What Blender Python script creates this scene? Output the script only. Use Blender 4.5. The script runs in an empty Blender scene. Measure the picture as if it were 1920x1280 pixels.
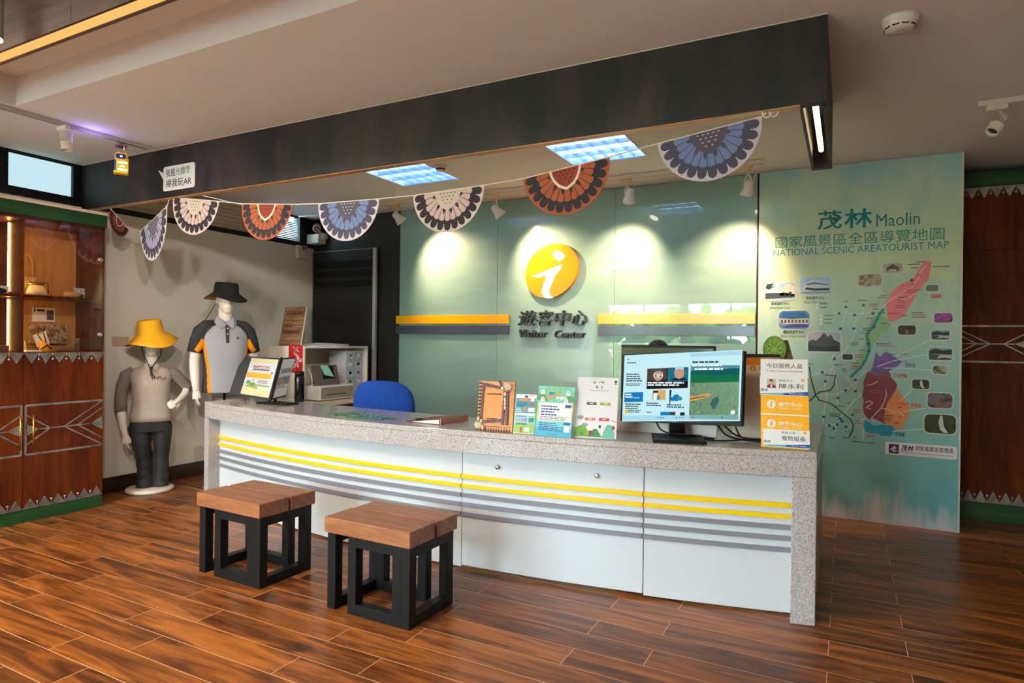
import bpy, math, random
from mathutils import Vector, Matrix
PI = math.pi
SC = bpy.context.scene
COL = SC.collection

# ------------------------------------------------------------------ camera, world, exposure, main lights
CAMH = 1.35
FPX = 1196.6
YAW, PIT, ROL = -0.48282, 0.00129, 0.011805
def _cam():
    cy, sy, cp, sp, cr, sr = math.cos(YAW), math.sin(YAW), math.cos(PIT), math.sin(PIT), math.cos(ROL), math.sin(ROL)
    m = Matrix(((1,0,0),(0,0,-1),(0,1,0)))
    rz = Matrix(((cy,-sy,0),(sy,cy,0),(0,0,1)))
    rp = Matrix(((1,0,0),(0,cp,-sp),(0,sp,cp)))
    rr = Matrix(((cr,-sr,0),(sr,cr,0),(0,0,1)))
    return rr @ rp @ m @ rz
RM = _cam()
RMT = RM.transposed()
cam = bpy.data.cameras.new('camera'); cam_o = bpy.data.objects.new('camera', cam); COL.objects.link(cam_o)
cam.sensor_width = 36; cam.lens = FPX / 1920 * 36; cam.clip_start = .05; cam.clip_end = 200
cam_o.matrix_world = Matrix(((RM[0][0], -RM[1][0], -RM[2][0], 0), (RM[0][1], -RM[1][1], -RM[2][1], 0), (RM[0][2], -RM[1][2], -RM[2][2], CAMH), (0,0,0,1)))
SC.camera = cam_o
vs = SC.view_settings
vs.view_transform = 'Standard'; vs.look = 'None'; vs.gamma = 1; vs.use_curve_mapping = False
vs.exposure = 0.14

def srgb(c):
    out = []
    for v in c[:3]:
        v = v / 255.0
        out.append(v / 12.92 if v <= .04045 else ((v + .055) / 1.055) ** 2.4)
    return tuple(out) + (1,)

W = bpy.data.worlds.new('world'); SC.world = W; W.use_nodes = True
_bg = W.node_tree.nodes['Background']
_bg.inputs[0].default_value = (.66, .84, 1.0, 1); _bg.inputs[1].default_value = 52.0

def lamp(name, kind, loc, energy, color, aim=None, size=.3, size_y=None, spot=None, blend=.4, radius=.03):
    l = bpy.data.lights.new(name, kind); o = bpy.data.objects.new(name, l); COL.objects.link(o)
    l.energy = energy; l.color = color; o.location = loc
    if kind == 'AREA':
        l.size = size
        if size_y: l.shape = 'RECTANGLE'; l.size_y = size_y
    elif kind == 'SPOT':
        l.spot_size = spot; l.spot_blend = blend; l.shadow_soft_size = radius
    else:
        l.shadow_soft_size = radius
    if aim is not None:
        o.rotation_euler = (Vector(aim) - Vector(loc)).to_track_quat('-Z', 'Y').to_euler()
    return o
WARM = (1.0, .90, .78); WARM2 = (1.0, .62, .32); COOL = (.62, .82, 1.0)
# unseen downlights added as warm fill behind the camera; tins built with the ceiling
LOBBY = [(-4.3, .4), (-2.6, .6), (-4.3, -1.6), (-2.2, -1.6), (-.3, -1.4), (1.6, -1.6)]
LOBBY_E = [72, 40, 30, 20, 8, 2]
for (lx, ly), e in zip(LOBBY, LOBBY_E):
    lamp('hall_fill_downlight', 'AREA', (lx, ly, 2.895), e, WARM, aim=(lx, ly, 0), size=.28)

lamp('hall_wall_spot', 'SPOT', (-1.0, 1.1, 2.66), 190, (1, .92, .80), aim=(-5.6, 4.75, 1.2), spot=math.radians(36), blend=.8, radius=.06)
lamp('hall_wall_spot', 'SPOT', (-2.3, 1.2, 2.68), 105, (1, .84, .66), aim=(-5.5, 3.75, 1.15), spot=math.radians(50), blend=.7, radius=.04)
# ------------------------------------------------------------------ pixel rays of the photograph -> points on real planes
def ray(x, y):
    return RMT @ Vector(((x - 960) / FPX, (y - 640) / FPX, 1))
O = Vector((0, 0, CAMH))
def onz(x, y, z): d = ray(x, y); return O + d * ((z - CAMH) / d.z)
def ony(x, y, Y): d = ray(x, y); return O + d * (Y / d.y)
def onx(x, y, X): d = ray(x, y); return O + d * (X / d.x)

# ------------------------------------------------------------------ materials
MATS = {}
def nmat(name):
    m = bpy.data.materials.new(name); m.use_nodes = True
    return m, m.node_tree.nodes, m.node_tree.links, m.node_tree.nodes['Principled BSDF']
def pm(name, c, rough=.6, metal=0, coat=0, emit=None, es=0, spec=.5, trans=0, ior=1.45, alpha=1):
    if name in MATS: return MATS[name]
    m, N, L, b = nmat(name)
    b.inputs['Base Color'].default_value = srgb(c); b.inputs['Roughness'].default_value = rough
    b.inputs['Metallic'].default_value = metal; b.inputs['Coat Weight'].default_value = coat
    b.inputs['Coat Roughness'].default_value = .05
    b.inputs['Specular IOR Level'].default_value = spec
    b.inputs['Transmission Weight'].default_value = trans; b.inputs['IOR'].default_value = ior
    if emit: b.inputs['Emission Color'].default_value = srgb(emit); b.inputs['Emission Strength'].default_value = es
    MATS[name] = m; return m
def em(name, c, s):
    if name in MATS: return MATS[name]
    m = bpy.data.materials.new(name); m.use_nodes = True; N = m.node_tree.nodes; N.clear()
    e = N.new('ShaderNodeEmission'); e.inputs[0].default_value = srgb(c); e.inputs[1].default_value = s
    o = N.new('ShaderNodeOutputMaterial'); m.node_tree.links.new(e.outputs[0], o.inputs[0])
    MATS[name] = m; return m
def coords(N, L, scale=(1,1,1), kind='Object', rot=(0,0,0)):
    t = N.new('ShaderNodeTexCoord'); mp = N.new('ShaderNodeMapping'); L.new(t.outputs[kind], mp.inputs[0])
    mp.inputs['Scale'].default_value = scale; mp.inputs['Rotation'].default_value = rot
    return mp.outputs[0]
def noise(N, L, vec, scale, detail=4, rough=.55, dist=0):
    n = N.new('ShaderNodeTexNoise'); L.new(vec, n.inputs['Vector']); n.inputs['Scale'].default_value = scale
    n.inputs['Detail'].default_value = detail; n.inputs['Roughness'].default_value = rough; n.inputs['Distortion'].default_value = dist
    return n.outputs['Fac']
def ramp(N, L, fac, stops):
    r = N.new('ShaderNodeValToRGB'); L.new(fac, r.inputs[0])
    while len(r.color_ramp.elements) < len(stops): r.color_ramp.elements.new(.5)
    for e, (p, c) in zip(r.color_ramp.elements, stops): e.position = p; e.color = srgb(c)
    return r.outputs[0]
def bump(N, L, b, h, s=.2, d=.002):
    bp = N.new('ShaderNodeBump'); L.new(h, bp.inputs['Height']); bp.inputs['Strength'].default_value = s; bp.inputs['Distance'].default_value = d
    L.new(bp.outputs[0], b.inputs['Normal'])
def wood(name, stops, axis='Z', fine=1.0, rough=.35, coat=0, dist=.6, stretch=14, spec=.5):
    """grain running along one axis of the object"""
    if name in MATS: return MATS[name]
    m, N, L, b = nmat(name)
    s = {'X': (1, stretch, stretch), 'Y': (stretch, 1, stretch), 'Z': (stretch, stretch, 1)}[axis]
    v = coords(N, L, tuple(k * fine for k in s))
    f1 = noise(N, L, v, 1.1, 6, .6, dist)
    v2 = coords(N, L, tuple(k * fine * 5 for k in s))
    f2 = noise(N, L, v2, 1.5, 3, .5, .2)
    mx = N.new('ShaderNodeMath'); mx.operation = 'MULTIPLY_ADD'; L.new(f2, mx.inputs[0]); mx.inputs[1].default_value = .28; 
    sb = N.new('ShaderNodeMath'); sb.operation = 'SUBTRACT'; L.new(f1, sb.inputs[0]); sb.inputs[1].default_value = .14
    L.new(sb.outputs[0], mx.inputs[2])
    L.new(ramp(N, L, mx.outputs[0], stops), b.inputs['Base Color'])
    b.inputs['Roughness'].default_value = rough; b.inputs['Coat Weight'].default_value = coat; b.inputs['Coat Roughness'].default_value = .12
    b.inputs['Specular IOR Level'].default_value = spec
    bump(N, L, b, f2, .08, .001)
    MATS[name] = m; return m
def mottled(name, c1, c2, scale=6, rough=.5, coat=0, stretch=(1,1,1), metal=0, lo=.35, hi=.65, detail=5):
    if name in MATS: return MATS[name]
    m, N, L, b = nmat(name)
    f = noise(N, L, coords(N, L, stretch), scale, detail, .6)
    L.new(ramp(N, L, f, [(lo, c1), (hi, c2)]), b.inputs['Base Color'])
    b.inputs['Roughness'].default_value = rough; b.inputs['Coat Weight'].default_value = coat; b.inputs['Metallic'].default_value = metal
    MATS[name] = m; return m
def picture(name, cols, scale, rough=.35, stretch=(1,1,1), glow=0, seed=0):
    """a printed or displayed picture: soft patches of several colours"""
    if name in MATS: return MATS[name]
    m, N, L, b = nmat(name)
    t = N.new('ShaderNodeTexCoord'); mp = N.new('ShaderNodeMapping'); L.new(t.outputs['Object'], mp.inputs[0])
    mp.inputs['Scale'].default_value = stretch; mp.inputs['Location'].default_value = (seed * 1.7, seed * .9, seed * 2.3)
    f = noise(N, L, mp.outputs[0], scale, 7, .68, .5)
    n = len(cols); c = ramp(N, L, f, [(.36 + .28 * i / max(1, n - 1), k) for i, k in enumerate(cols)])
    L.new(c, b.inputs['Base Color']); b.inputs['Roughness'].default_value = rough
    if glow:
        b.inputs['Base Color'].default_value = (0,0,0,1)
        for l in list(b.inputs['Base Color'].links): L.remove(l)
        L.new(c, b.inputs['Emission Color']); b.inputs['Emission Strength'].default_value = glow
    MATS[name] = m; return m

def floor_mat():
    m, N, L, b = nmat('wood_look_floor_tile')
    t = N.new('ShaderNodeTexCoord'); sx = N.new('ShaderNodeSeparateXYZ'); L.new(t.outputs['Object'], sx.inputs[0])
    def mth(op, a, bb=None, c=None):
        n = N.new('ShaderNodeMath'); n.operation = op
        for i, k in enumerate((a, bb, c)):
            if k is None: continue
            if isinstance(k, (int, float)): n.inputs[i].default_value = k
            else: L.new(k, n.inputs[i])
        return n.outputs[0]
    X, Y = sx.outputs[0], sx.outputs[1]
    r = mth('DIVIDE', mth('SUBTRACT', Y, 1.429 - 159 * .1588), .1588)
    row = mth('FLOOR', r); fy = mth('FRACT', r)
    odd = mth('MODULO', row, 2)              # rows with odd index use the other phase
    off = mth('MULTIPLY', odd, .308)
    c = mth('DIVIDE', mth('ADD', mth('SUBTRACT', X, -3.498 - 99 * .99), off), .99)
    colm = mth('FLOOR', c); fx = mth('FRACT', c)
    ex = mth('MULTIPLY', mth('MINIMUM', fx, mth('SUBTRACT', 1, fx)), .99)
    ey = mth('MULTIPLY', mth('MINIMUM', fy, mth('SUBTRACT', 1, fy)), .1588)
    edge = mth('MINIMUM', ex, ey)
    grout = mth('LESS_THAN', edge, .0016)
    cb = N.new('ShaderNodeCombineXYZ'); L.new(row, cb.inputs[0]); L.new(colm, cb.inputs[1])
    wn = N.new('ShaderNodeTexWhiteNoise'); wn.noise_dimensions = '3D'; L.new(cb.outputs[0], wn.inputs[0])
    # grain, shifted for each plank
    gx = mth('ADD', mth('MULTIPLY', X, 1.0), mth('MULTIPLY', wn.outputs['Value'], 37))
    gy = mth('ADD', mth('MULTIPLY', Y, 9.0), mth('MULTIPLY', wn.outputs['Value'], 11))
    gv = N.new('ShaderNodeCombineXYZ'); L.new(gx, gv.inputs[0]); L.new(gy, gv.inputs[1])
    f1 = noise(N, L, gv.outputs[0], 1.5, 6, .6, 1.1)
    gv2 = N.new('ShaderNodeCombineXYZ'); L.new(mth('MULTIPLY', gx, 3), gv2.inputs[0]); L.new(mth('MULTIPLY', gy, 7), gv2.inputs[1])
    f2 = noise(N, L, gv2.outputs[0], 1.6, 3, .5)
    f = mth('ADD', mth('ADD', mth('MULTIPLY', f1, .85), mth('MULTIPLY', f2, .22)), mth('MULTIPLY', mth('SUBTRACT', wn.outputs['Value'], .5), .10))
    col = ramp(N, L, f, [(.33, (54, 29, 12)), (.45, (94, 50, 20)), (.56, (136, 75, 28)), (.70, (178, 104, 42))])
    mx = N.new('ShaderNodeMix'); mx.data_type = 'RGBA'; L.new(grout, mx.inputs['Factor'])
    L.new(col, mx.inputs['A']); mx.inputs['B'].default_value = srgb((222, 168, 122))
    L.new(mx.outputs['Result'], b.inputs['Base Color'])
    b.inputs['Specular IOR Level'].default_value = .38
    rr = mth('ADD', mth('MULTIPLY', f2, .10), .26); L.new(rr, b.inputs['Roughness'])
    bump(N, L, b, mth('SUBTRACT', mth('MULTIPLY', f2, .25), grout), .12, .002)
    MATS['floor'] = m; return m

def granite_mat():
    m, N, L, b = nmat('grey_speckled_granite')
    v = coords(N, L)
    f1 = noise(N, L, v, 230, 2, .6); f2 = noise(N, L, v, 130, 2, .5)
    c1 = ramp(N, L, f1, [(.33, (112, 106, 104)), (.43, (172, 164, 161)), (.56, (194, 186, 183)), (.68, (222, 216, 213))])
    c2 = ramp(N, L, f2, [(.30, (140, 134, 132)), (.40, (255, 255, 255))])
    mx = N.new('ShaderNodeMix'); mx.data_type = 'RGBA'; mx.blend_type = 'MULTIPLY'; mx.inputs['Factor'].default_value = .55
    L.new(c1, mx.inputs['A']); L.new(c2, mx.inputs['B']); L.new(mx.outputs['Result'], b.inputs['Base Color'])
    b.inputs['Roughness'].default_value = .12
    MATS['granite'] = m; return m

def map_mat():
    """watercolour-look print of the map panel: teal wash, paler middle, white mist printed along the foot"""
    m, N, L, b = nmat('watercolour_map_print')
    t = N.new('ShaderNodeTexCoord'); sx = N.new('ShaderNodeSeparateXYZ'); L.new(t.outputs['Object'], sx.inputs[0])
    v = coords(N, L, (1.2, 1.2, .9)); f = noise(N, L, v, 1.6, 6, .6, .5)
    vs_ = coords(N, L, (7, 7, 1.2)); fs = noise(N, L, vs_, 1.4, 5, .6, .3)
    ad = N.new('ShaderNodeMath'); ad.operation = 'MULTIPLY_ADD'; L.new(f, ad.inputs[0]); ad.inputs[1].default_value = .9; L.new(sx.outputs[2], ad.inputs[2])
    mr = N.new('ShaderNodeMapRange'); L.new(ad.outputs[0], mr.inputs[0]); mr.inputs[1].default_value = .25; mr.inputs[2].default_value = 3.3
    wash = ramp(N, L, mr.outputs[0], [(0, (118, 196, 196)), (.25, (130, 196, 188)), (.5, (170, 208, 188)), (.72, (208, 220, 180)), (.9, (186, 212, 186)), (1, (140, 202, 206))])
    # darker right edge of the print and blue blotches
    f3 = noise(N, L, coords(N, L, (2, 2, 1)), 1.5, 4, .6)
    blot = N.new('ShaderNodeMix'); blot.data_type = 'RGBA'
    ms = N.new('ShaderNodeMapRange'); L.new(f3, ms.inputs[0]); ms.inputs[1].default_value = .5; ms.inputs[2].default_value = .75; ms.inputs[4].default_value = .55
    L.new(ms.outputs[0], blot.inputs['Factor']); L.new(wash, blot.inputs['A']); blot.inputs['B'].default_value = srgb((104, 178, 190))
    # mist
    hh = N.new('ShaderNodeMath'); hh.operation = 'MULTIPLY_ADD'; L.new(fs, hh.inputs[0]); hh.inputs[1].default_value = -.75; L.new(sx.outputs[2], hh.inputs[2])
    mm = N.new('ShaderNodeMapRange'); L.new(hh.outputs[0], mm.inputs[0]); mm.inputs[1].default_value = -.36; mm.inputs[2].default_value = -.18; mm.inputs[3].default_value = .85; mm.inputs[4].default_value = 0
    mist = N.new('ShaderNodeMix'); mist.data_type = 'RGBA'; L.new(mm.outputs[0], mist.inputs['Factor']); L.new(blot.outputs['Result'], mist.inputs['A']); mist.inputs['B'].default_value = srgb((222, 222, 226))
    L.new(mist.outputs['Result'], b.inputs['Base Color']); b.inputs['Roughness'].default_value = .32
    MATS['map'] = m; return m

FLOOR = floor_mat(); GRAN = granite_mat(); MAPM = map_mat()
WHITE = pm('white_paint', (226, 222, 214), .7)
CEIL = pm('ceiling_paint', (224, 225, 221), .85)
WALLW = pm('grey_white_wall_paint', (214, 210, 200), .75)
BLACKP = mottled('black_stained_board', (9, 9, 9), (22, 19, 18), 5, .5, 0, (2, 2, 5))
BEAMM = mottled('dark_stained_steel', (5, 4, 4), (64, 48, 42), 2.0, .55, 0, (2.2, 1, .8), 0, .42, .85, 9)
RAWW = wood('raw_pine', [(.3, (150, 100, 58)), (.7, (214, 160, 104))], 'X')
BASEB = pm('dark_brown_baseboard', (44, 24, 16), .35)
MATTEB = pm('matte_black', (12, 12, 13), .5, spec=.3)
GLOSSB = pm('gloss_black', (12, 12, 13), .15)
BLKFAB = pm('black_fabric', (26, 26, 28), .9)
STEEL = pm('brushed_steel', (170, 165, 160), .32, 1)
CHROME = pm('chrome', (210, 210, 212), .12, 1)
BRASS = pm('brass', (206, 160, 72), .25, 1)
TINM = mottled('worn_tin', (120, 116, 112), (176, 170, 164), 14, .38, 0, (1,1,1), .85)
CABW = wood('cabinet_teak', [(.25, (56, 18, 3)), (.45, (84, 31, 6)), (.6, (104, 43, 9)), (.8, (122, 58, 16))], 'Z', .9, .42, 0, 1.6, 7, .15)
CABLT = wood('pale_oak_back', [(.3, (182, 120, 64)), (.7, (212, 152, 90))], 'Z', 1.0, .45, 0, .4)
GREENW = wood('green_stained_timber', [(.3, (10, 40, 14)), (.6, (22, 74, 26)), (.8, (44, 104, 44))], 'Y', 1.2, .4, 0, .5)
GREENX = wood('green_stained_timber_crosswise', [(.3, (10, 40, 14)), (.6, (22, 74, 26)), (.8, (44, 104, 44))], 'X', 1.2, .4, 0, .5)
TEAK = wood('stool_teak', [(.25, (104, 62, 34)), (.5, (146, 90, 54)), (.75, (176, 118, 76))], 'X', 1.5, .42, .05, .9, 9)
WENGE = wood('grey_brown_veneer', [(.25, (30, 19, 14)), (.5, (64, 44, 34)), (.75, (96, 72, 58))], 'X', .8, .45, 0, .8, 16)
LAM = pm('white_gloss_laminate', (212, 216, 219), .22)
YEL = pm('yellow_lacquer', (246, 204, 12), .3)
GRY = pm('grey_lacquer', (132, 132, 140), .3)
AMBER = pm('amber_acrylic', (250, 176, 10), .15)
SLATE = pm('slate_grey_acrylic', (70, 74, 92), .15)
LEAD = pm('dark_grey_lettering', (46, 54, 56), .25)
PAPER = pm('white_paper', (240, 238, 236), .55)
INK = pm('black_ink', (28, 28, 30), .6)
ROPE = pm('cotton_cord', (226, 214, 196), .9)
MANQ = pm('mannequin_white', (228, 216, 206), .4)
def glass_wall_mat():
    m, N, L, b = nmat('green_back_painted_glass')
    f = noise(N, L, coords(N, L, (1, 1, 6)), 1.2, 3)
    L.new(ramp(N, L, f, [(.3, (124, 158, 147)), (.7, (134, 168, 156))]), b.inputs['Base Color'])
    b.inputs['Roughness'].default_value = .35; b.inputs['Coat Weight'].default_value = 1.0; b.inputs['Coat Roughness'].default_value = .015; b.inputs['Coat IOR'].default_value = 1.5
    return m
GLASSW = glass_wall_mat()
CLEAR = pm('clear_glass', (255, 255, 255), .0, 0, 0, None, 0, .5, 1, 1.05)

# ------------------------------------------------------------------ mesh builder
XF = {}
_TXT = {}
def text_geo(s, bold=0.0, extrude=0.0, res=2):
    k = (s, bold, extrude, res)
    if k in _TXT: return _TXT[k]
    c = bpy.data.curves.new('t', 'FONT'); c.body = s; c.size = 1; c.offset = bold; c.extrude = extrude; c.resolution_u = res
    o = bpy.data.objects.new('t', c); COL.objects.link(o)
    bpy.context.view_layer.update()
    me = bpy.data.meshes.new_from_object(o.evaluated_get(bpy.context.evaluated_depsgraph_get()))
    vv = [tuple(v.co) for v in me.vertices]; ff = [tuple(p.vertices) for p in me.polygons]
    bpy.data.objects.remove(o); bpy.data.curves.remove(c); bpy.data.meshes.remove(me)
    _TXT[k] = (vv, ff); return _TXT[k]

class MB:
    def __init__(s): s.v = []; s.f = []; s.m = []; s.s = []
    def add(s, vs_, fs, mi=0, sm=False, M=None):
        n = len(s.v)
        s.v += [tuple(M @ Vector(v)) if M else tuple(v) for v in vs_]
        for f in fs: s.f.append(tuple(n + i for i in f)); s.m.append(mi if isinstance(mi, int) else mi(f)); s.s.append(sm)
        return s
    def box(s, a, b, mi=0, M=None):
        (x0, y0, z0), (x1, y1, z1) = [[min(p, q) for p, q in zip(a, b)], [max(p, q) for p, q in zip(a, b)]]
        return s.add([(x0,y0,z0),(x1,y0,z0),(x1,y1,z0),(x0,y1,z0),(x0,y0,z1),(x1,y0,z1),(x1,y1,z1),(x0,y1,z1)],
                     [(0,3,2,1),(4,5,6,7),(0,1,5,4),(1,2,6,5),(2,3,7,6),(3,0,4,7)], mi, False, M)
    def prism(s, pts, z0, z1, mi=0, M=None, sm=False, side=None):
        n = len(pts)
        a = sum(pts[i][0] * pts[(i+1) % n][1] - pts[(i+1) % n][0] * pts[i][1] for i in range(n))
        if a < 0: pts = pts[::-1]
        vs_ = [(x, y, z0) for x, y in pts] + [(x, y, z1) for x, y in pts]
        s.add(vs_, [tuple(range(n))[::-1], tuple(range(n, 2*n))], mi, False, M)
        k = len(s.v) - 2 * n
        for i in range(n):
            j = (i + 1) % n
            s.f.append((k+i, k+j, k+n+j, k+n+i)); s.m.append(mi if side is None else side); s.s.append(sm)
        return s
    def sheet(s, pts, z=0, mi=0, M=None):
        n = len(pts)
        a = sum(pts[i][0] * pts[(i+1) % n][1] - pts[(i+1) % n][0] * pts[i][1] for i in range(n))
        if a < 0: pts = pts[::-1]
        return s.add([(x, y, z) for x, y in pts], [tuple(range(n))], mi, False, M)
    def rect(s, x0, y0, x1, y1, z=0, mi=0, M=None):
        return s.sheet([(x0,y0),(x1,y0),(x1,y1),(x0,y1)], z, mi, M)
    def disc(s, cx, cy, r, z=0, mi=0, M=None, n=20, ry=None):
        return s.sheet([(cx + r * math.cos(2*PI*i/n), cy + (ry or r) * math.sin(2*PI*i/n)) for i in range(n)], z, mi, M)
    def stroke(s, pts, w, z=0, mi=0, M=None):
        for (x0, y0), (x1, y1) in zip(pts, pts[1:]):
            dx, dy = x1 - x0, y1 - y0; l = math.hypot(dx, dy) or 1e-9; nx, ny = -dy / l * w / 2, dx / l * w / 2; ex, ey = dx / l * w * .2, dy / l * w * .2
            s.sheet([(x0+nx-ex, y0+ny-ey), (x0-nx-ex, y0-ny-ey), (x1-nx+ex, y1-ny+ey), (x1+nx+ex, y1+ny+ey)], z, mi, M)
        return s
    def tube(s, pts, r, n=8, mi=0, M=None, sm=True, caps=True, flat=1.0):
        pts = [Vector(p) for p in pts]; rs = r if isinstance(r, (list, tuple)) else [r] * len(pts)
        up = None; vs_ = []
        for i, p in enumerate(pts):
            d = (pts[min(i+1, len(pts)-1)] - pts[max(i-1, 0)]).normalized()
            if up is None:
                up = Vector((0,0,1)) if abs(d.z) < .9 else Vector((0,1,0))
            a = d.cross(up)
            if a.length < 1e-5: a = d.cross(Vector((1,0,0)))
            a.normalize(); b = a.cross(d).normalized(); up = b
            rr = rs[i]; ra, rb = rr if isinstance(rr, (list, tuple)) else (rr, rr * flat)
            for k in range(n):
                t = 2 * PI * k / n; vs_.append(p + a * (math.cos(t) * ra) + b * (math.sin(t) * rb))
        fs = []
        for i in range(len(pts) - 1):
            for k in range(n):
                fs.append((i*n+k, (i+1)*n+k, (i+1)*n+(k+1) % n, i*n+(k+1) % n))
        s.add(vs_, fs, mi, sm, M)
        if caps:
            k = len(s.v) - len(vs_)
            s.f.append(tuple(k + j for j in range(n))); s.m.append(mi); s.s.append(False)
            e = k + len(vs_) - n
            s.f.append(tuple(e + j for j in range(n))[::-1]); s.m.append(mi); s.s.append(False)
        return s
    def lathe(s, prof, n=24, mi=0, M=None, sm=True, close=True):
        vs_ = [(r * math.cos(2*PI*k/n), r * math.sin(2*PI*k/n), z) for r, z in prof for k in range(n)]
        fs = []
        for i in range(len(prof) - 1):
            for k in range(n):
                fs.append((i*n+k, i*n+(k+1) % n, (i+1)*n+(k+1) % n, (i+1)*n+k))
        if close:
            fs.append(tuple(range(n))[::-1]); e = (len(prof) - 1) * n; fs.append(tuple(range(e, e + n)))
        return s.add(vs_, fs, mi, sm, M)
    def loft(s, rings, n=24, mi=0, M=None, caps=True, sm=True):
        """rings: (cx, cy, z, rx, ry[, power])"""
        vs_ = []
        for q in rings:
            cx, cy, z, rx, ry = q[:5]; p = q[5] if len(q) > 5 else 2.0
            for k in range(n):
                t = 2 * PI * k / n; c, d = math.cos(t), math.sin(t)
                vs_.append((cx + rx * math.copysign(abs(c) ** (2/p), c), cy + ry * math.copysign(abs(d) ** (2/p), d), z))
        fs = []; ms = []
        k0 = len(s.v)
        s.add(vs_, [], 0, False, M)
        for i in range(len(rings) - 1):
            for k in range(n):
                s.f.append((k0+i*n+k, k0+i*n+(k+1) % n, k0+(i+1)*n+(k+1) % n, k0+(i+1)*n+k))
                s.m.append(mi if isinstance(mi, int) else mi(i, (k + .5) / n)); s.s.append(sm)
        if caps:
            s.f.append(tuple(range(k0, k0 + n))[::-1]); s.m.append(mi if isinstance(mi, int) else mi(0, 0)); s.s.append(False)
            e = k0 + (len(rings) - 1) * n
            s.f.append(tuple(range(e, e + n))); s.m.append(mi if isinstance(mi, int) else mi(len(rings) - 2, 0)); s.s.append(False)
        return s
    def ball(s, c, r, mi=0, n=16, m=10, M=None):
        rx, ry, rz = r if isinstance(r, (list, tuple)) else (r, r, r)
        prof = [(math.sin(PI * (i + .02) / (m + .04)), -math.cos(PI * (i + .02) / (m + .04))) for i in range(m + 1)]
        vs_ = [(c[0] + rx * a * math.cos(2*PI*k/n), c[1] + ry * a * math.sin(2*PI*k/n), c[2] + rz * b) for a, b in prof for k in range(n)]
        fs = [(i*n+k, i*n+(k+1) % n, (i+1)*n+(k+1) % n, (i+1)*n+k) for i in range(m) for k in range(n)]
        fs.append(tuple(range(n))[::-1]); fs.append(tuple(range(m*n, m*n+n)))
        return s.add(vs_, fs, mi, True, M)
    def text(s, string, cx, cy, w, h, z=0, mi=0, M=None, bold=0.0, ext=0.0, slant=0.0, res=2):
        """lettering fitted into a box of w x h centred on cx, cy (w None keeps the letter shapes)"""
        vv, ff = text_geo(string, bold, ext / h if ext else 0, res)
        xs = [v[0] for v in vv]; ys = [v[1] for v in vv]
        x0, x1, y0, y1 = min(xs), max(xs), min(ys), max(ys)
        sy = h / (y1 - y0); sx = sy if w is None else w / (x1 - x0)
        out = []
        for x, y, zz in vv:
            yy = (y - (y0 + y1) / 2) * sy
            out.append((cx + (x - (x0 + x1) / 2) * sx + yy * slant, cy + yy, z + zz * h))
        return s.add(out, ff, mi, False, M)
    def build(s, name, mats, parent=None, world=False, bevel=0, seg=2, label=None):
        me = bpy.data.meshes.new(name)
        vs_ = s.v
        base = Matrix()
        if parent is not None:
            base = XF[parent.name]
            if world:
                inv = base.inverted(); vs_ = [tuple(inv @ Vector(v)) for v in s.v]
        org = None
        if parent is None:
            xs, ys, zs = zip(*vs_)
            org = Vector(((min(xs)+max(xs))/2, (min(ys)+max(ys))/2, min(zs)))
            vs_ = [(x-org.x, y-org.y, z-org.z) for x, y, z in vs_]
        me.from_pydata(vs_, [], s.f)
        for m in (mats if isinstance(mats, (list, tuple)) else [mats]): me.materials.append(m)
        me.polygons.foreach_set('material_index', s.m); me.polygons.foreach_set('use_smooth', s.s)
        me.update()
        o = bpy.data.objects.new(name, me); COL.objects.link(o)
        if parent is not None: o.parent = parent; XF[o.name] = base
        else: o.location = org; XF[o.name] = Matrix.Translation(org)
        if bevel:
            b = o.modifiers.new('bevel', 'BEVEL'); b.width = bevel; b.segments = seg; b.limit_method = 'ANGLE'; b.angle_limit = math.radians(40)
        if label: o['label'] = label
        return o

def thing(name, label, cat, loc=(0,0,0), rotz=0, group=None, rot=None):
    o = bpy.data.objects.new(name, None); COL.objects.link(o); o.empty_display_size = .05
    o.location = loc; o.rotation_euler = rot or (0, 0, rotz)
    XF[o.name] = Matrix.Translation(Vector(loc)) @ o.rotation_euler.to_matrix().to_4x4()
    return tag(o, label, cat, group)
def tag(o, label, cat, group=None):
    o['label'] = label; o['category'] = cat
    if group: o['group'] = group
    return o
def struct(o): o['kind'] = 'structure'; return o
def dup(root, loc, rotz, label, group=None):
    r = root.copy(); COL.objects.link(r); r.location = loc; r.rotation_euler = (0, 0, rotz); r['label'] = label
    if group: r['group'] = group
    for ch in list(root.children):
        c = ch.copy(); COL.objects.link(c); c.parent = r
        for g in list(ch.children):
            d = g.copy(); COL.objects.link(d); d.parent = c
    return r
def frame_y(x, y, z): return Matrix(((1,0,0,x),(0,0,-1,y),(0,1,0,z),(0,0,0,1)))      # local x right, y up, z towards the camera hall
def frame_x(x, y, z): return Matrix(((0,0,1,x),(1,0,0,y),(0,1,0,z),(0,0,0,1)))       # a face looking along +X
def rrect(x0, y0, x1, y1, r, n=5):
    p = []
    for cx, cy, a in ((x1-r, y0+r, -PI/2), (x1-r, y1-r, 0), (x0+r, y1-r, PI/2), (x0+r, y0+r, PI)):
        for i in range(n + 1): t = a + PI/2 * i / n; p.append((cx + r * math.cos(t), cy + r * math.sin(t)))
    return p
def bars(mb, x0, y0, x1, y1, n, mi, M, z, rnd, hgt=.5, ragged=.4):
    """rows of short dashes standing for print too small to read in the photograph"""
    h = (y1 - y0) / n
    for i in range(n):
        y = y1 - h * (i + .5); w = (x1 - x0) * (1 - ragged * rnd.random()); x = x0
        while x < x0 + w - 1e-6:
            l = min((x1 - x0) * (.08 + .14 * rnd.random()), x0 + w - x)
            mb.rect(x, y - h * hgt / 2, x + l * .86, y + h * hgt / 2, z, mi, M); x += l
exec_parts = []

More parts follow.
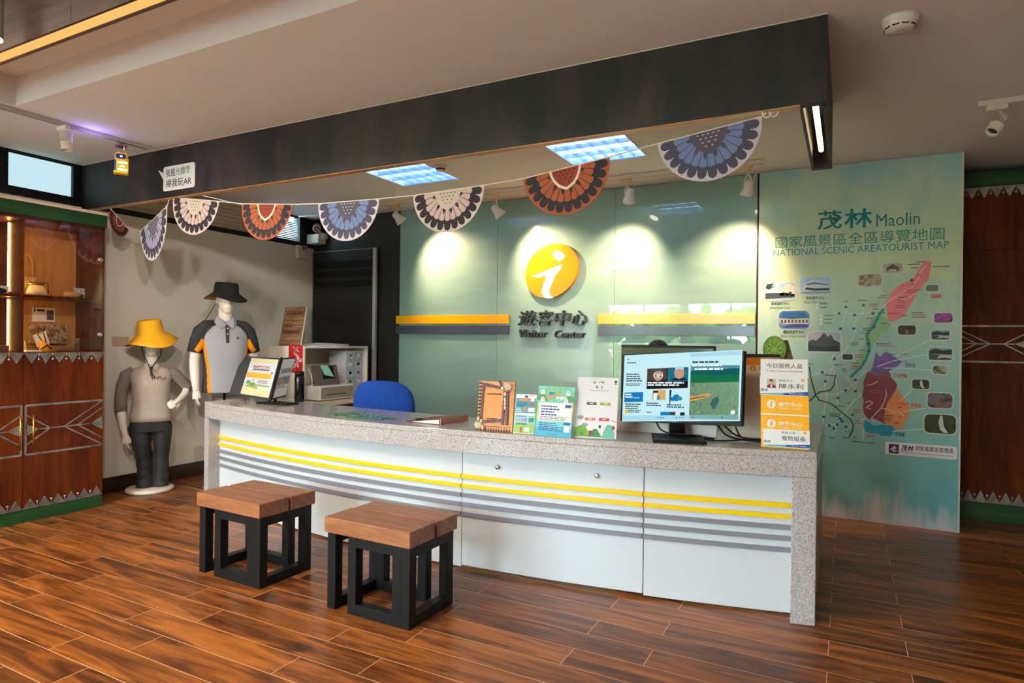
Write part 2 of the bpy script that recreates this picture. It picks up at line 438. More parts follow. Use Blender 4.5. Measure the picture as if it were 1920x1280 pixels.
# ================================================================== THE ROOM
XL, XR, YF, YB, CZ, TZ = -5.62, 3.6, -4.0, 5.62, 2.756, 2.935
struct(MB().box((-6.2, YF - .3, -.06), (XR + .2, 7.0, 0)).build('floor', FLOOR))
def slab(mb, x0, x1, y0, y1, z0, z1, holes, mi=0):
    xs = sorted({x0, x1} | {h[0] for h in holes} | {h[1] for h in holes}); ys = sorted({y0, y1} | {h[2] for h in holes} | {h[3] for h in holes})
    for a, b in zip(xs, xs[1:]):
        for c, d in zip(ys, ys[1:]):
            if any(h[0] <= (a+b)/2 <= h[1] and h[2] <= (c+d)/2 <= h[3] for h in holes): continue
            mb.box((a, c, z0), (b, d, z1), mi)
TRAY = (-4.53, 2.6, -2.6, 2.05); LG1 = (-3.61, -2.99, 4.13, 4.735); LG2 = (-1.95, -1.335, 4.13, 4.755)
cb = MB(); slab(cb, -6.2, XR + .2, YF - .2, 7.0, CZ, CZ + .012, [TRAY, LG1, LG2])
cb.box((TRAY[0] - .02, TRAY[2] - .02, TZ), (TRAY[1] + .02, TRAY[3] + .02, TZ + .02))
for a, b in (((TRAY[0] - .012, TRAY[2], CZ + .013), (TRAY[0], TRAY[3], TZ)), ((TRAY[1], TRAY[2], CZ + .013), (TRAY[1] + .012, TRAY[3], TZ)),
             ((TRAY[0], TRAY[3], CZ + .0119), (TRAY[1], TRAY[3] + .012, TZ)), ((TRAY[0], TRAY[2] - .012, CZ + .013), (TRAY[1], TRAY[2], TZ))): cb.box(a, b)
ceil = struct(cb.build('ceiling', CEIL))
for lx, ly in LOBBY:
    MB().lathe([(.17, 2.935), (.17, 2.915), (.15, 2.912)], 24, 0, Matrix.Translation((lx, ly, 0))).build('fill_downlight_tin', WHITE, ceil, True)  # unseen tins added to go with the hall fill lamps
# left wall with clerestory strip above it
struct(MB().box((XL - .1, YF, 0), (XL, YB, 2.412)).build('wall_left', WALLW))
up = MB()
up.box((XL - .1, YF, 2.412), (XL, 2.497, CZ)); up.box((XL - .1, 2.497, 2.412), (XL, 2.96, 2.478)); up.box((XL - .1, 2.497, 2.745), (XL, 2.96, CZ))
up.box((XL - .1, 2.955, 2.412), (XL, YB, 2.462)); up.box((XL - .4, 2.955, 2.462), (XL - .36, YB, CZ)); up.box((XL - .1, 5.40, 2.462), (XL, YB, CZ)); up.box((XL-.4, 2.955, 2.462), (XL, 3.02, CZ))
struct(up.build('trim_1', MATTEB))
wf = struct(MB().box((XL - .05, 2.497, 2.478), (XL - .02, 2.955, 2.486)).box((XL - .05, 2.497, 2.737), (XL - .02, 2.955, 2.745)).box((XL - .05, 2.497, 2.486), (XL - .02, 2.505, 2.737)).build('window_1', MATTEB))
MB().box((XL - .045, 2.505, 2.486), (XL - .035, 2.955, 2.737)).build('frosted_pane', em('daylit_frosted_pane', (196, 228, 236), .95), wf, True)
BLIND = pm('beige_blind', (196, 178, 152), .6)
bl = MB()
for i in range(7): bl.box((XL - .075 + .006 * (i % 2), 3.0, 2.466 + i * .041), (XL - .045 + .006 * (i % 2), 5.06, 2.466 + i * .041 + .039))
tag(bl.build('window_blind', BLIND, bevel=.006), 'beige horizontal window blind above the mannequins, behind the black beam', 'blind')
vb = thing('venetian_blind', 'pale blue green venetian blind in the corner above the white wall', 'blind', (XL - .03, 5.22, 2.47))
q = MB()
for i in range(13): q.box((XL - .03, 5.08, 2.475 + i * .02), (XL + .0, 5.375, 2.4765 + i * .02), 0, None)
q.build('slats', pm('teal_slats', (150, 190, 194), .45), vb, True)
MB().box((XL - .035, 5.08, 2.735), (XL + .005, 5.375, 2.753)).build('head_rail', MATTEB, vb, True)
# back wall, right alcove, right and front walls
bw = MB(); bw.box((-6.0, YB, 0), (.715, YB + .1, CZ)); bw.box((.62, YB, 0), (.715, 6.6, CZ))
struct(bw.build('wall_back', BLACKP))
struct(MB().box((.6, 6.56, 0), (XR, 6.62, CZ)).build('wall_alcove', WHITE))
struct(MB().box((XR, YF, 0), (XR + .1, 6.62, CZ)).build('wall_right', WHITE))
fw = MB()
WINS = [(-5.3, -3.45), (-3.35, -1.35)]
xs = [XL] + [v for w in WINS for v in w] + [XR]
for a, b in zip(xs[0::2], xs[1::2]): fw.box((a, YF - .1, 0), (b, YF, CZ))
for a, b in WINS: fw.box((a, YF - .1, 2.3), (b, YF, CZ)); fw.box((a, YF - .1, 0), (b, YF, .12))
struct(fw.build('wall_front', WHITE))
for i, (a, b) in enumerate(WINS):
    w = MB()
    for p in (a, (a + b) / 2 - .02, b - .04): w.box((p, YF - .07, .12), (p + .04, YF - .03, 2.3))
    w.box((a, YF - .07, .12), (b, YF - .03, .16)); w.box((a, YF - .07, 2.26), (b, YF - .03, 2.3))
    struct(w.build('window_%d' % (i + 2), MATTEB))
struct(MB().box((XL, YF, 0), (XL + .015, YB, .132)).build('baseboard_left', BASEB, bevel=.003))
# planting and ground outside, seen only as a reflection in the green glass
struct(MB().box((-16, -30, -.3), (14, YF - .2, -.12)).build('ground_outside', mottled('pale_paving_outside', (176, 172, 164), (206, 202, 192), 3, .9)))
LEAF = mottled('hedge_leaves', (26, 62, 18), (120, 160, 66), 9, .7)
rnd = random.Random(4)
hb = MB()
for i in range(900):
    c = (rnd.uniform(-9, 4), rnd.uniform(-9.4, -8), rnd.uniform(0, 2.35)); hb.ball(c, (rnd.uniform(.12, .3), rnd.uniform(.1, .25), rnd.uniform(.1, .26)), 0, 6, 4)
o = tag(hb.build('garden_hedge', LEAF), 'leafy green hedge outside the front windows', 'hedge'); o['kind'] = 'stuff'

# ------------------------------------------------------------------ black fascia beam over the counter, with its lit return
bm = MB()
bm.box((XL, 3.02, 2.387), (-.087, 3.075, CZ), 0)
bm.box((XL, 3.024, 2.383), (-.19, 3.074, 2.3875), 1)
bm.box((-.104, 3.075, 2.382), (-.087, 4.19, CZ), 0); bm.box((-.195, 3.075, 2.382), (-.18, 4.19, CZ), 0); bm.box((-.18, 4.14, 2.382), (-.104, 4.19, CZ), 0); bm.box((-.18, 3.075, 2.62), (-.104, 4.14, 2.64), 0)
bm.box((XL, 3.016, 2.7535), (-.085, 3.078, CZ + .001), 2)
beam = struct(bm.build('trim_2', [BEAMM, RAWW, WHITE]))
tb = MB().tube([(-.138, 3.12, 2.44), (-.138, 3.97, 2.44)], .013, 12)
tag(tb.build('tube_light', em('tube_glow', (255, 226, 180), 9)), 'glowing tube light inside the short end of the black beam', 'light')
for yy in (3.105, 3.985): pass
# wood clad beam in the raised ceiling with warm strip light
wb = MB(); x = -4.53
while x < 2.5:
    e = min(x + 1.535, 2.5); wb.box((x, 1.555, 2.70), (e - .003, 1.567, TZ)); x = e
wb.box((-4.53, 1.567, 2.73), (2.5, 1.63, TZ)); wb.box((-4.53, 1.623, 2.70), (2.5, 1.64, TZ))
wbeam = struct(wb.build('trim_3', WENGE))
MB().box((-4.52, 1.568, 2.703), (2.49, 1.622, 2.729)).build('light_strip', em('warm_strip', (255, 196, 112), .92), wbeam, True)
pd = thing('cylinder_downlight', 'grey cylinder ceiling light with glowing ring, cut by the left edge', 'light', (-3.405, 1.435, TZ + .012))
MB().lathe([(.05, -.27), (.052, 0)], 24, 0, None, True, True).build('tin', pm('grey_tin', (150, 146, 140), .45), pd)
MB().lathe([(.034, -.2705), (.034, -.276), (.048, -.276), (.048, -.2705)], 24, 0, None, True, False).build('glowing_ring', em('ring_glow', (255, 236, 206), 3), pd)

# ------------------------------------------------------------------ black door in the back wall
dr = struct(MB().box((-5.60, YB - .03, 0), (-4.66, YB, 2.37)).build('door_1', BLACKP))
g = MB()
for z in (2.21, 2.10, 1.985, ): g.box((-5.57, YB - .036, z - .045), (-4.70, YB - .03, z + .035))
g.build('door_slats', MATTEB, dr, True, .004)
MB().box((-4.672, YB - .06, 0), (-4.632, YB - .028, 2.365)).build('edge_strip', pm('pale_door_edge', (172, 168, 170), .4), dr, True)
MB().box((-5.60, YB - .034, 2.36), (-4.66, YB - .026, 2.368)).box((-5.602, YB - .034, 0), (-5.594, YB - .026, 2.36)).build('door_frame', STEEL, dr, True)
MB().tube([(-4.735, YB - .03, 1.04), (-4.735, YB - .07, 1.03), (-4.735, YB - .07, .95), (-4.735, YB - .03, .94)], .007).build('door_handle', STEEL, dr, True)

# ------------------------------------------------------------------ green glass wall panels
seams = [-4.333, -3.114, -1.887, -.664]
for a, b, lab in zip(seams, seams[1:], ('left green glass wall panel, beside the black wall', 'middle green glass wall panel carrying the round yellow sign', 'right green glass wall panel, beside the tourist map')):
    tag(MB().box((a + .0015, 5.606, 0), (b - .0015, 5.618, CZ - .005)).build('glass_wall_panel', GLASSW), lab, 'glass panel', 'green glass wall panels')

# ------------------------------------------------------------------ left display cabinet
TEXX = -5.22
Y0, Y1, YM = 1.87, 2.985, 2.428
cab = thing('display_cabinet', 'teak display cabinet with lit glass top, tin patterned doors and green plinth', 'cabinet', (-5.42, 2.43, 0))
c = MB()
for y in (Y0, Y1 - .02): c.box((-5.6, y, .09), (TEXX - .004, y + .02, 2.205))
c.box((-5.6, YM - .012, .09), (TEXX - .03, YM + .012, 2.205)); c.box((-5.6, Y0, .09), (TEXX - .022, Y1, .11)); c.box((-5.6, Y0 + .02, 1.2), (TEXX - .004, Y1 - .02, 1.226)); c.box((-5.6, Y0, 2.18), (TEXX - .004, Y1, 2.205))
c.build('carcass', CABW, cab, True)
MB().box((-5.6, Y0 + .02, 1.22), (-5.59, Y1 - .02, 2.2)).build('back_panel', CABLT, cab, True)
MB().box((-5.61, Y0 - .01, 2.205), (TEXX + .012, Y1 + .008, 2.30)).build('cornice', GREENW, cab, True, .003)
MB().box((-5.61, Y0 - .01, 2.30), (TEXX + .02, Y1 + .008, 2.322)).build('top_board', pm('beige_board', (206, 186, 158), .6), cab, True)
MB().box((-5.6, Y0, 0), (TEXX - .002, Y1, .09)).build('plinth', GREENW, cab, True, .003)
for a, b in ((Y0 + .02, YM - .012), (YM + .012, Y1 - .02)): MB().box((-5.59, a, 1.622), (TEXX - .04, b, 1.644)).build('shelf', CABW, cab, True, .002)
def tin_zigzag(mb, a, b, n, z0, dz, M, ball=True):
    w = (b - a) / n; s = 1 if dz > 0 else -1
    mb.prism([(a, z0), (b, z0), (b, z0 + s * .012), (a, z0 + s * .012)], 0, .003, 0, M)
    for i in range(n):
        mb.prism([(a + i*w + .003, z0 + s * .010), (a + (i+1)*w - .003, z0 + s * .010), (a + (i+.5)*w, z0 + dz)], 0, .003, 0, M)
        mb.ball((a + (i+.5)*w, z0 + dz * .86, .004), (.005, .005, .004), 1, 8, 5, M)
        if ball and i:
            mb.tube([(a + i*w, z0, .004), (a + i*w, z0 + dz * .55, .004)], .0022, 6, 1, M); mb.ball((a + i*w, z0 + dz * .6, .006), (.010, .010, .007), 1, 10, 6, M)
def tin_pattern(mb, a, b, zt, zb, M, flip, t=.009):
    """strips and wedges of tin on a door; flip mirrors it left-right"""
    zc = (zt + zb) / 2
    X = lambda k: (b - k * (b - a)) if flip else (a + k * (b - a))
    def ln(k0, z0, k1, z1, w=t):
        p, q_ = Vector((X(k0), z0)), Vector((X(k1), z1)); d = (q_ - p).normalized(); n = Vector((-d.y, d.x)) * w / 2
        mb.prism([tuple(p + n), tuple(p - n), tuple(q_ - n), tuple(q_ + n)], 0, .003, 0, M)
    h = (zt - zb) / 2
    ln(0, zt, 1, zt, .014); ln(0, zb, 1, zb, .014); ln(.0, zb, .0, zt, .012)
    ln(.16, zc, .86, zc, .008)
    ln(.30, zc, 0, zc + h * .62); ln(.30, zc, 0, zc - h * .62)
    ln(.48, zc, 1, zc + h * .97); ln(.48, zc, 1, zc - h * .97); ln(.66, zc, 1, zc + h * .68); ln(.66, zc, 1, zc - h * .68)
    mb.prism([(X(0), zc + h * .25), (X(0), zc - h * .25), (X(.16), zc)], 0, .003, 0, M); mb.prism([(X(1), zc + h * .3), (X(1), zc - h * .3), (X(.83), zc)], 0, .003, 0, M)
for a, b, flip in ((Y0 + .003, YM - .002, True), (YM + .002, Y1 - .003, False)):
    d = MB().box((TEXX - .02, a, .093), (TEXX, b, 1.224)).build('door', CABW, cab, True, .0015)
    M = frame_x(TEXX + .0003, 0, 0)
    z = MB(); tin_zigzag(z, a, b, 6, 1.222, -.08, M); z.build('tin_fringe_upper', [TINM, STEEL], d, True)
    z = MB(); tin_zigzag(z, a, b, 6, .094, .075, M); z.build('tin_fringe_lower', [TINM, STEEL], d, True)
    z = MB(); tin_pattern(z, a + .012, b - .006 if not flip else b - .012, .842, .488, M, flip); z.build('tin_pattern', TINM, d, True)
    hy = a + .05 if not flip else b - .028
    h = MB().tube([(TEXX + .028, hy, .525), (TEXX + .028, hy, .775)], .006, 10)
    for zz in (.56, .74): h.tube([(TEXX, hy, zz), (TEXX + .028, hy, zz)], .004, 8)
    h.build('handle', BRASS, d, True, label='brass bar handle')
def thin_glass():
    m = bpy.data.materials.new('thin_pane'); m.use_nodes = True; N = m.node_tree.nodes; L = m.node_tree.links; N.clear()
    t = N.new('ShaderNodeBsdfTransparent'); t.inputs[0].default_value = (.97, .98, .97, 1); g_ = N.new('ShaderNodeBsdfGlossy'); g_.inputs['Roughness'].default_value = .01
    f = N.new('ShaderNodeFresnel'); f.inputs[0].default_value = 1.45; mx = N.new('ShaderNodeMixShader'); o_ = N.new('ShaderNodeOutputMaterial')
    L.new(f.outputs[0], mx.inputs[0]); L.new(t.outputs[0], mx.inputs[1]); L.new(g_.outputs[0], mx.inputs[2]); L.new(mx.outputs[0], o_.inputs[0]); return m
PANE = thin_glass()
for a, b in ((Y0 + .004, YM - .003), (YM + .003, Y1 - .004)):
    d = MB().box((TEXX - .006, a, 1.238), (TEXX, b, 2.198)).build('glass_door', PANE, cab, True)
    hy = b - .03 if b > YM else a + .03
    for zz in (1.36, 1.95):
        MB().lathe([(.018, 0), (.018, .008), (.012, .012)], 16, 0, Matrix.Translation((TEXX - .002, hy, zz)) @ Matrix.Rotation(PI/2, 4, 'Y')).box((TEXX - .035, hy - .008, zz - .012), (TEXX - .007, hy + .02, zz + .012)).build('hinge', CHROME, d, True)
LED = em('warm_led_strip', (255, 186, 104), 42)
st = MB()
for z in [1.235 + i * .018 for i in range(52)]:
    if not 1.61 < z < 1.65: st.box((-5.42, YM - .019, z), (-5.408, YM - .0125, z + .013))
st.build('led_strip', LED, cab, True, label='glowing warm LED strip')
MB().box((-5.277, YM + .0125, 1.24), (-5.267, YM + .018, 1.615)).box((-5.277, YM + .0125, 1.65), (-5.267, YM + .018, 2.17)).build('led_strip', LED, cab, True)
# things on the cabinet shelves
def qx(px, py, X): p = onx(px, py, X); return p.y, p.z
STRAW = mottled('woven_straw', (176, 128, 70), (226, 190, 130), 60, .8)
y_, z_ = 2.56, 1.645
bag = thing('woven_handbag', 'woven straw handbag with yellow handle at the back of the upper shelf', 'bag', (-5.5, 2.575, 1.645))
MB().loft([(0, 0, 0, .035, .06, 3), (0, 0, .09, .034, .062, 3), (0, 0, .145, .02, .058, 3)], 20).build('body', STRAW, bag)
MB().tube([(0, -.045, .14), (0, -.06, .22), (0, -.04, .30), (0, .0, .32), (0, .03, .27), (0, .03, .16)], .012, 8, 0, None, True, True, .5).build('handle', pm('yellow_leather', (226, 160, 44), .5), bag)
pu = thing('clasp_purse', 'pale patterned clasp purse in a brass frame on the upper shelf', 'purse', (-5.33, 2.555, 1.645))
MB().loft([(0, 0, 0, .022, .072, 3), (0, 0, .035, .024, .066, 3), (0, 0, .075, .010, .046, 3)], 20).build('pouch', mottled('brocade', (198, 176, 118), (226, 196, 170), 26, .7), pu)
MB().tube([(0, -.075, .03), (0, -.07, .095), (0, .075, .095), (0, .08, .02)], .004, 6).tube([(0, -.06, .082), (0, .05, .082)], .005, 6).build('frame', BRASS, pu)
sp = thing('wooden_cup', 'pale carved wooden cup lying beside the blue white card', 'cup', (-5.36, 2.83, 1.645))
MB().tube([(0, -.075, .022), (0, .02, .024), (0, .045, .022)], [.021, .024, .012], 14).build('bowl', pm('pale_carved_wood', (206, 146, 84), .5), sp)
MB().tube([(0, .03, .014), (0, .07, .02)], [.014, .013], 10).build('rim', pm('dark_carved_wood', (96, 58, 32), .5), sp)
tag(MB().box((-5.40, 2.845, 1.645), (-5.395, 2.93, 1.725)).build('postcard', picture('postcard_print', [(70, 80, 130), (180, 190, 220), (236, 236, 240), (110, 110, 150)], 40)), 'small blue and white postcard standing on the upper shelf', 'card')
tag(MB().box((-5.585, 2.648, 1.455), (-5.582, 2.81, 1.565), 0).rect(2.66, 1.53, 2.67, 1.56, .0045, 1, frame_x(-5.585, 0, 0)).rect(2.75, 1.47, 2.80, 1.548, .0045, 2, frame_x(-5.585, 0, 0)).rect(2.68, 1.535, 2.735, 1.552, .0045, 1, frame_x(-5.585, 0, 0)).build('info_card', [PAPER, INK, picture('dark_photo', [(30, 26, 30), (110, 100, 110), (60, 50, 60)], 30)]), 'white information card pinned on the back board, above the photo collage', 'card')
tag(MB().box((-5.56, 2.615, 1.285), (-5.556, 2.885, 1.435)).build('photo_collage', picture('collage_print', [(40, 30, 26), (120, 96, 70), (176, 120, 90), (210, 196, 170), (60, 50, 46)], 24)), 'brown photo collage board on the lower cabinet shelf', 'photo')
tagc = MB().box((-.0015, -.045, 0), (.0015, .045, .1), 0, Matrix.Translation((-5.46, 2.67, 1.27)) @ Matrix.Rotation(.1, 4, 'Y') @ Matrix.Rotation(.35, 4, 'X'))
tag(tagc.build('paper_tag', PAPER), 'tilted white paper tag leaning in front of the photo collage', 'tag')
ps = thing('yellow_pouch', 'yellow pouch with black cords on the lower cabinet shelf', 'pouch', (-5.36, 2.63, 1.226))
MB().loft([(0, .02, 0, .03, .06, 2), (0, .01, .03, .028, .05, 2), (0, -.01, .06, .02, .03, 2), (0, -.02, .085, .008, .01, 2)], 16).build('body', pm('yellow_suede', (232, 158, 20), .6), ps)
MB().tube([(.02, -.03, .02), (.03, 0, .05), (.032, .03, .02)], .006, 6).tube([(.0, -.02, .08), (-.02, -.04, .13), (0, -.01, .14), (.02, .0, .07)], .004, 6).build('cord', BLKFAB, ps)
ar = MB().tube([(-5.5, 2.475, 1.226), (-5.5, 2.475, 1.38), (-5.5, 2.49, 1.395), (-5.5, 2.515, 1.39), (-5.5, 2.53, 1.34), (-5.5, 2.535, 1.226)], .007, 8)
ar.box((-5.505, 2.478, 1.226), (-5.5, 2.53, 1.385))
tag(ar.build('arched_plaque', pm('grey_plaque', (146, 128, 104), .6)), 'grey brown arched plaque at the inner left of the lower shelf', 'plaque')
tag(MB().prism([(2.475, 1.226), (2.54, 1.226), (2.525, 1.305), (2.475, 1.31)], 0, .004, 0, frame_x(-5.42, 0, 0)).rect(2.49, 1.25, 2.50, 1.285, .0045, 1, frame_x(-5.42, 0, 0)).build('small_sign', [pm('cream_card', (226, 208, 176), .6), INK]), 'small cream sign in front of the arched plaque', 'sign')
tag(MB().box((-5.35, 2.46, 1.226), (-5.27, 2.57, 1.238)).build('white_box', PAPER, bevel=.003), 'flat white box at the front of the lower cabinet shelf', 'box')
tag(MB().box((-5.40, 2.74, 1.226), (-5.33, 2.86, 1.33)).build('acrylic_block', PANE), 'clear block in front of the photo collage', 'block')
lc = MB().box((-5.36, 2.31, 1.644), (-5.355, 2.39, 1.70)).build('price_card', PAPER); tag(lc, 'white price card on the upper shelf behind the left glass door', 'card')
tag(MB().tube([(-5.34, 2.28, 1.66), (-5.33, 2.32, 1.675), (-5.33, 2.36, 1.665)], .01, 8).ball((-5.33, 2.345, 1.662), (.015, .02, .016)).build('black_carving', BLKFAB), 'small black carving in front of the white price card', 'carving')
tag(MB().box((-5.40, 2.28, 1.226), (-5.33, 2.385, 1.275)).build('brown_box', pm('brown_card', (120, 84, 56), .7), bevel=.003), 'low brown box under the glowing strip at the left edge', 'box')

# ------------------------------------------------------------------ cabinet in the right alcove
rc = thing('wood_cabinet', 'dark teak cabinet with tin patterned doors behind the map panel', 'cabinet', (1.6, 6.3, 0))
RY = 6.06
MB().box((.73, RY + .02, .14), (2.7, 6.55, 2.59)).build('carcass', CABW, rc, True)
MB().box((.73, RY - .015, 2.585), (2.7, 6.55, 2.70)).build('cornice', GREENX, rc, True, .003)
MB().box((.73, RY - .005, 0), (2.7, 6.55, .14)).build('plinth', GREENX, rc, True, .003)
for a, b in ((.735, 1.205), (1.209, 1.69), (1.694, 2.175), (2.179, 2.66)):
    M = frame_y(0, RY - .0003, 0)
    d = MB().box((a, RY, 2.092), (b, RY + .02, 2.583)).build('upper_door', CABW, rc, True, .0015)
    z = MB(); tin_zigzag(z, a, b, 6, 2.58, -.09, M); z.build('tin_fringe_upper', [TINM, STEEL], d, True)
    d = MB().box((a, RY, .143), (b, RY + .02, 2.087)).build('lower_door', CABW, rc, True, .0015)
    z = MB(); tin_zigzag(z, a, b, 6, .145, .095, M); z.build('tin_fringe_lower', [TINM, STEEL], d, True)
    z = MB(); tin_pattern(z, a, b, 1.507, 1.23, M, a in (.735, 1.694)); z.build('tin_pattern', TINM, d, True)

# ================================================================== RECEPTION COUNTER
TOPZ = .8325
def arc(x, off=0): return 3.10 + .285 * ((x + 2.333) / 2.214) ** 2 + off
def arcpts(x0, x1, off, n): return [(x0 + (x1 - x0) * i / n, arc(x0 + (x1 - x0) * i / n, off)) for i in range(n + 1)]
ctr = thing('reception_counter', 'long curved reception counter with speckled granite top, white front and yellow stripes', 'counter', (-2.33, 3.6, 0))
CX0, CX1 = -4.546, -.119
top = MB()
plan = arcpts(CX0, CX1, 0, 60) + [(CX1, 4.62), (-.66, 4.62)] + arcpts(-.66, CX0, .59, 40)
top.prism(plan, .80, TOPZ)
top.prism(arcpts(CX0, CX1, .0005, 60) + arcpts(CX1, CX0, .055, 60), .707, .80)
top.box((CX1 - .03, 3.44, .707), (CX1, 4.62, .80))
top.build('countertop', GRAN, ctr, True, .004)
def leg(x0, x1, yd): return MB().prism([(x0, arc(x0)), (x1, arc(x1)), (x1, yd), (x0, yd)], 0, .7069)
leg(CX0, -4.473, 3.95).build('end_leg', GRAN, ctr, True, .004)
leg(-.227, CX1, 3.53).build('end_leg', GRAN, ctr, True, .004)
MB().box((-.16, 3.53, 0), (-.128, 4.60, .80)).build('side_panel', pm('shaded_end_taupe', (150, 128, 110), .3), ctr, True, .002)  # taupe holds the end face's shade and the wood floor's reflection
segs = [(-4.472, -2.006), (-2.002, -.943), (-.938, -.229)]
BARS = [(.536, .560, 'yellow_stripe', YEL), (.481, .503, 'yellow_stripe', YEL), (.426, .450, 'grey_stripe', GRY), (.372, .395, 'grey_stripe', GRY), (.314, .338, 'grey_stripe', GRY)]
for k, (a, b) in enumerate(segs):
    n = max(8, int((b - a) * 12))
    p = MB().prism(arcpts(a, b, .105, n) + arcpts(b, a, .125, n), .012 if k != 1 else .022, .7065).build('front_panel', LAM, ctr, True, .001)
    for z0, z1, nm, m in BARS:
        a2, b2 = (a if k else a - .0), b
        s = MB().prism(arcpts(a2, b2 - .002, .091, n) + arcpts(b2 - .002, a2, .1049, n), z0, z1); s.build(nm, m, p, True, .002)
    if k == 1:
        for px, py in ((934, 875), (1120, 891)):
            t = onz(px, py, .65); x = -1.77 if px < 1000 else -1.205
            y = arc(x, .105); q = onx(px, py, x)
            zz = ony(px, py, y).z; x = ony(px, py, y).x
            MB().lathe([(.006, 0), (.006, .008), (.012, .010), (.012, .016), (.008, .018)], 16, 0, Matrix.Translation((x, y, zz)) @ Matrix.Rotation(PI/2, 4, 'X')).build('knob', CHROME, p, True)

# ------------------------------------------------------------------ two stools
SEATZ = .46
def make_stool(label):
    t = thing('wooden_stool', label, 'stool')
    M = Matrix()
    W2, D2, H = .268, .194, .382
    MB().box((-W2, -D2, H), (W2, .004, SEATZ)).build('seat_plank', TEAK, t, False, .004)
    MB().box((-W2 + .006, .018, H), (W2 + .004, D2, SEATZ)).build('seat_plank', TEAK, t, False, .004)
    w = .052; e = .258; d = .180
    # pinwheel of two L shaped open frames
    def ring_x(x0, x1, y, s):
        return MB().box((x0, y, 0), (x0 + w, y + s * w, H)).box((x1 - w, y, 0), (x1, y + s * w, H)).box((x0 + w, y, .0), (x1 - w, y + s * w, w)).box((x0 + w, y, H - w), (x1 - w, y + s * w, H))
    def ring_y(x, y0, y1, s):
        return MB().box((x, y0, 0), (x + s * w, y0 + w, H)).box((x, y1 - w, 0), (x + s * w, y1, H)).box((x, y0 + w, 0), (x + s * w, y1 - w, w)).box((x, y0 + w, H - w), (x + s * w, y1 - w, H))
    ring_x(-e + .135, e - w, -d, 1).build('front_frame', MATTEB, t, False, .002)
    ring_y(e, -d, d, -1).build('right_frame', MATTEB, t, False, .002)
    ring_x(-e + w, e - .135, d, -1).build('back_frame', MATTEB, t, False, .002)
    ring_y(-e, -d, d, 1).build('left_frame', MATTEB, t, False, .002)
    return t
st2 = make_stool('wooden stool nearest the camera, right of the other stool')
st2.location = (-2.035, 2.588, 0); st2.rotation_euler = (0, 0, -.02)
st1 = dup(st2, (-3.025, 2.596, 0), -.035, 'wooden stool farther left, in front of the counter end')
st1['group'] = st2['group'] = 'wooden stools before the counter'

# ================================================================== WALL SIGNS
GY = 5.606
def glassbar(name, x0, x1, z0, z1, m, lab, g):
    tag(MB().box((x0, GY - .022, z0), (x1, GY - .0005, z1)).build(name, m, None, False, .0015), lab, 'wall stripe', g)
glassbar('amber_stripe', -4.36, -2.969, 1.519, 1.606, AMBER, 'amber stripe on the green glass, left of the lettering', 'amber wall stripes')
glassbar('slate_stripe', -4.36, -2.969, 1.411, 1.498, SLATE, 'slate grey stripe on the green glass, left of the lettering', 'slate wall stripes')
glassbar('amber_stripe', -2.034, -.668, 1.512, 1.600, AMBER, 'amber stripe on the green glass, right of the lettering', 'amber wall stripes')
glassbar('slate_stripe', -2.034, -.668, 1.408, 1.494, SLATE, 'slate grey stripe on the green glass, right of the lettering', 'slate wall stripes')
dc = thing('round_sign', 'round yellow sign with white brush stroke letter i on the green glass', 'sign', (-2.506, GY - .02, 1.765))
Md = frame_y(-2.506, GY - .02, 2.021)
# tilted oval disc, wider along the rising diagonal
ov = []
for i in range(64):
    t = 2 * PI * i / 64; u, v = .288 * math.cos(t), .246 * math.sin(t); r = .62
    ov.append((u * math.cos(r) - v * math.sin(r), u * math.sin(r) + v * math.cos(r)))
MB().prism(ov, -.018, .02, 0, Md).build('disc', pm('sunflower_acrylic', (232, 136, 0), .3), dc, True, .003)
sc_ = 1 / (5.816 * 175.6)     # zoom pixels to metres on the glass, checked against the disc width
def dp(u, v): p = ony(950 + u / 5.816, 440 + v / 5.816, GY - .0405); return (p.x + 2.506, p.z - 2.021)
let = MB()
let.sheet([dp(*p) for p in ((495,205),(520,182),(560,176),(600,190),(632,222),(634,245),(610,272),(580,288),(545,278),(518,245))], .0205, 0, Md)
let.sheet([dp(*p) for p in ((258,455),(330,430),(430,390),(520,350),(580,328),(604,326),(596,362),(560,410),(525,450),(508,505),(482,555),(466,605),(468,640),(484,668),(512,684),(480,692),(430,690),(398,668),(384,640),(384,600),(396,550),(420,490),(440,455),(400,452),(350,468),(330,462))], .0205, 0, Md)
let.build('brush_letter', pm('brush_white', (246, 242, 240), .4), dc, True)
Ml = frame_y(0, GY, 0)
wl = thing('wall_lettering', 'dark Chinese lettering standing off the green glass under the round sign', 'lettering', (-2.503, GY - .02, 1.49))
for ch, u0, u1 in (('遊', 126, 320), ('客', 330, 508), ('中', 520, 700), ('心', 706, 888)):
    p0 = ony(950 + u0 / 5.816, 440 + 990 / 5.816, GY - .02); p1 = ony(950 + u1 / 5.816, 440 + 822 / 5.816, GY - .02)
    MB().text(ch, (p0.x + p1.x) / 2, (p0.z + p1.z) / 2, (p1.x - p0.x) * .93, p1.z - p0.z, .018, 0, Ml, .014, .016, .18).build('character', LEAD, wl, True)
we = thing('wall_lettering', 'dark English lettering Visitor Center on the green glass below the Chinese', 'lettering', (-2.503, GY - .02, 1.38))
for s_, u0, u1, v0, v1 in (('Visitor', 122, 452, 1036, 1118), ('Center', 512, 868, 1040, 1124)):
    p0 = ony(950 + u0 / 5.816, 440 + v1 / 5.816, GY - .02); p1 = ony(950 + u1 / 5.816, 440 + v0 / 5.816, GY - .02)
    MB().text(s_, (p0.x + p1.x) / 2, (p0.z + p1.z) / 2, (p1.x - p0.x) * .95, p1.z - p0.z, .018, 0, Ml, .010, .016, .22).build('word', LEAD, we, True)
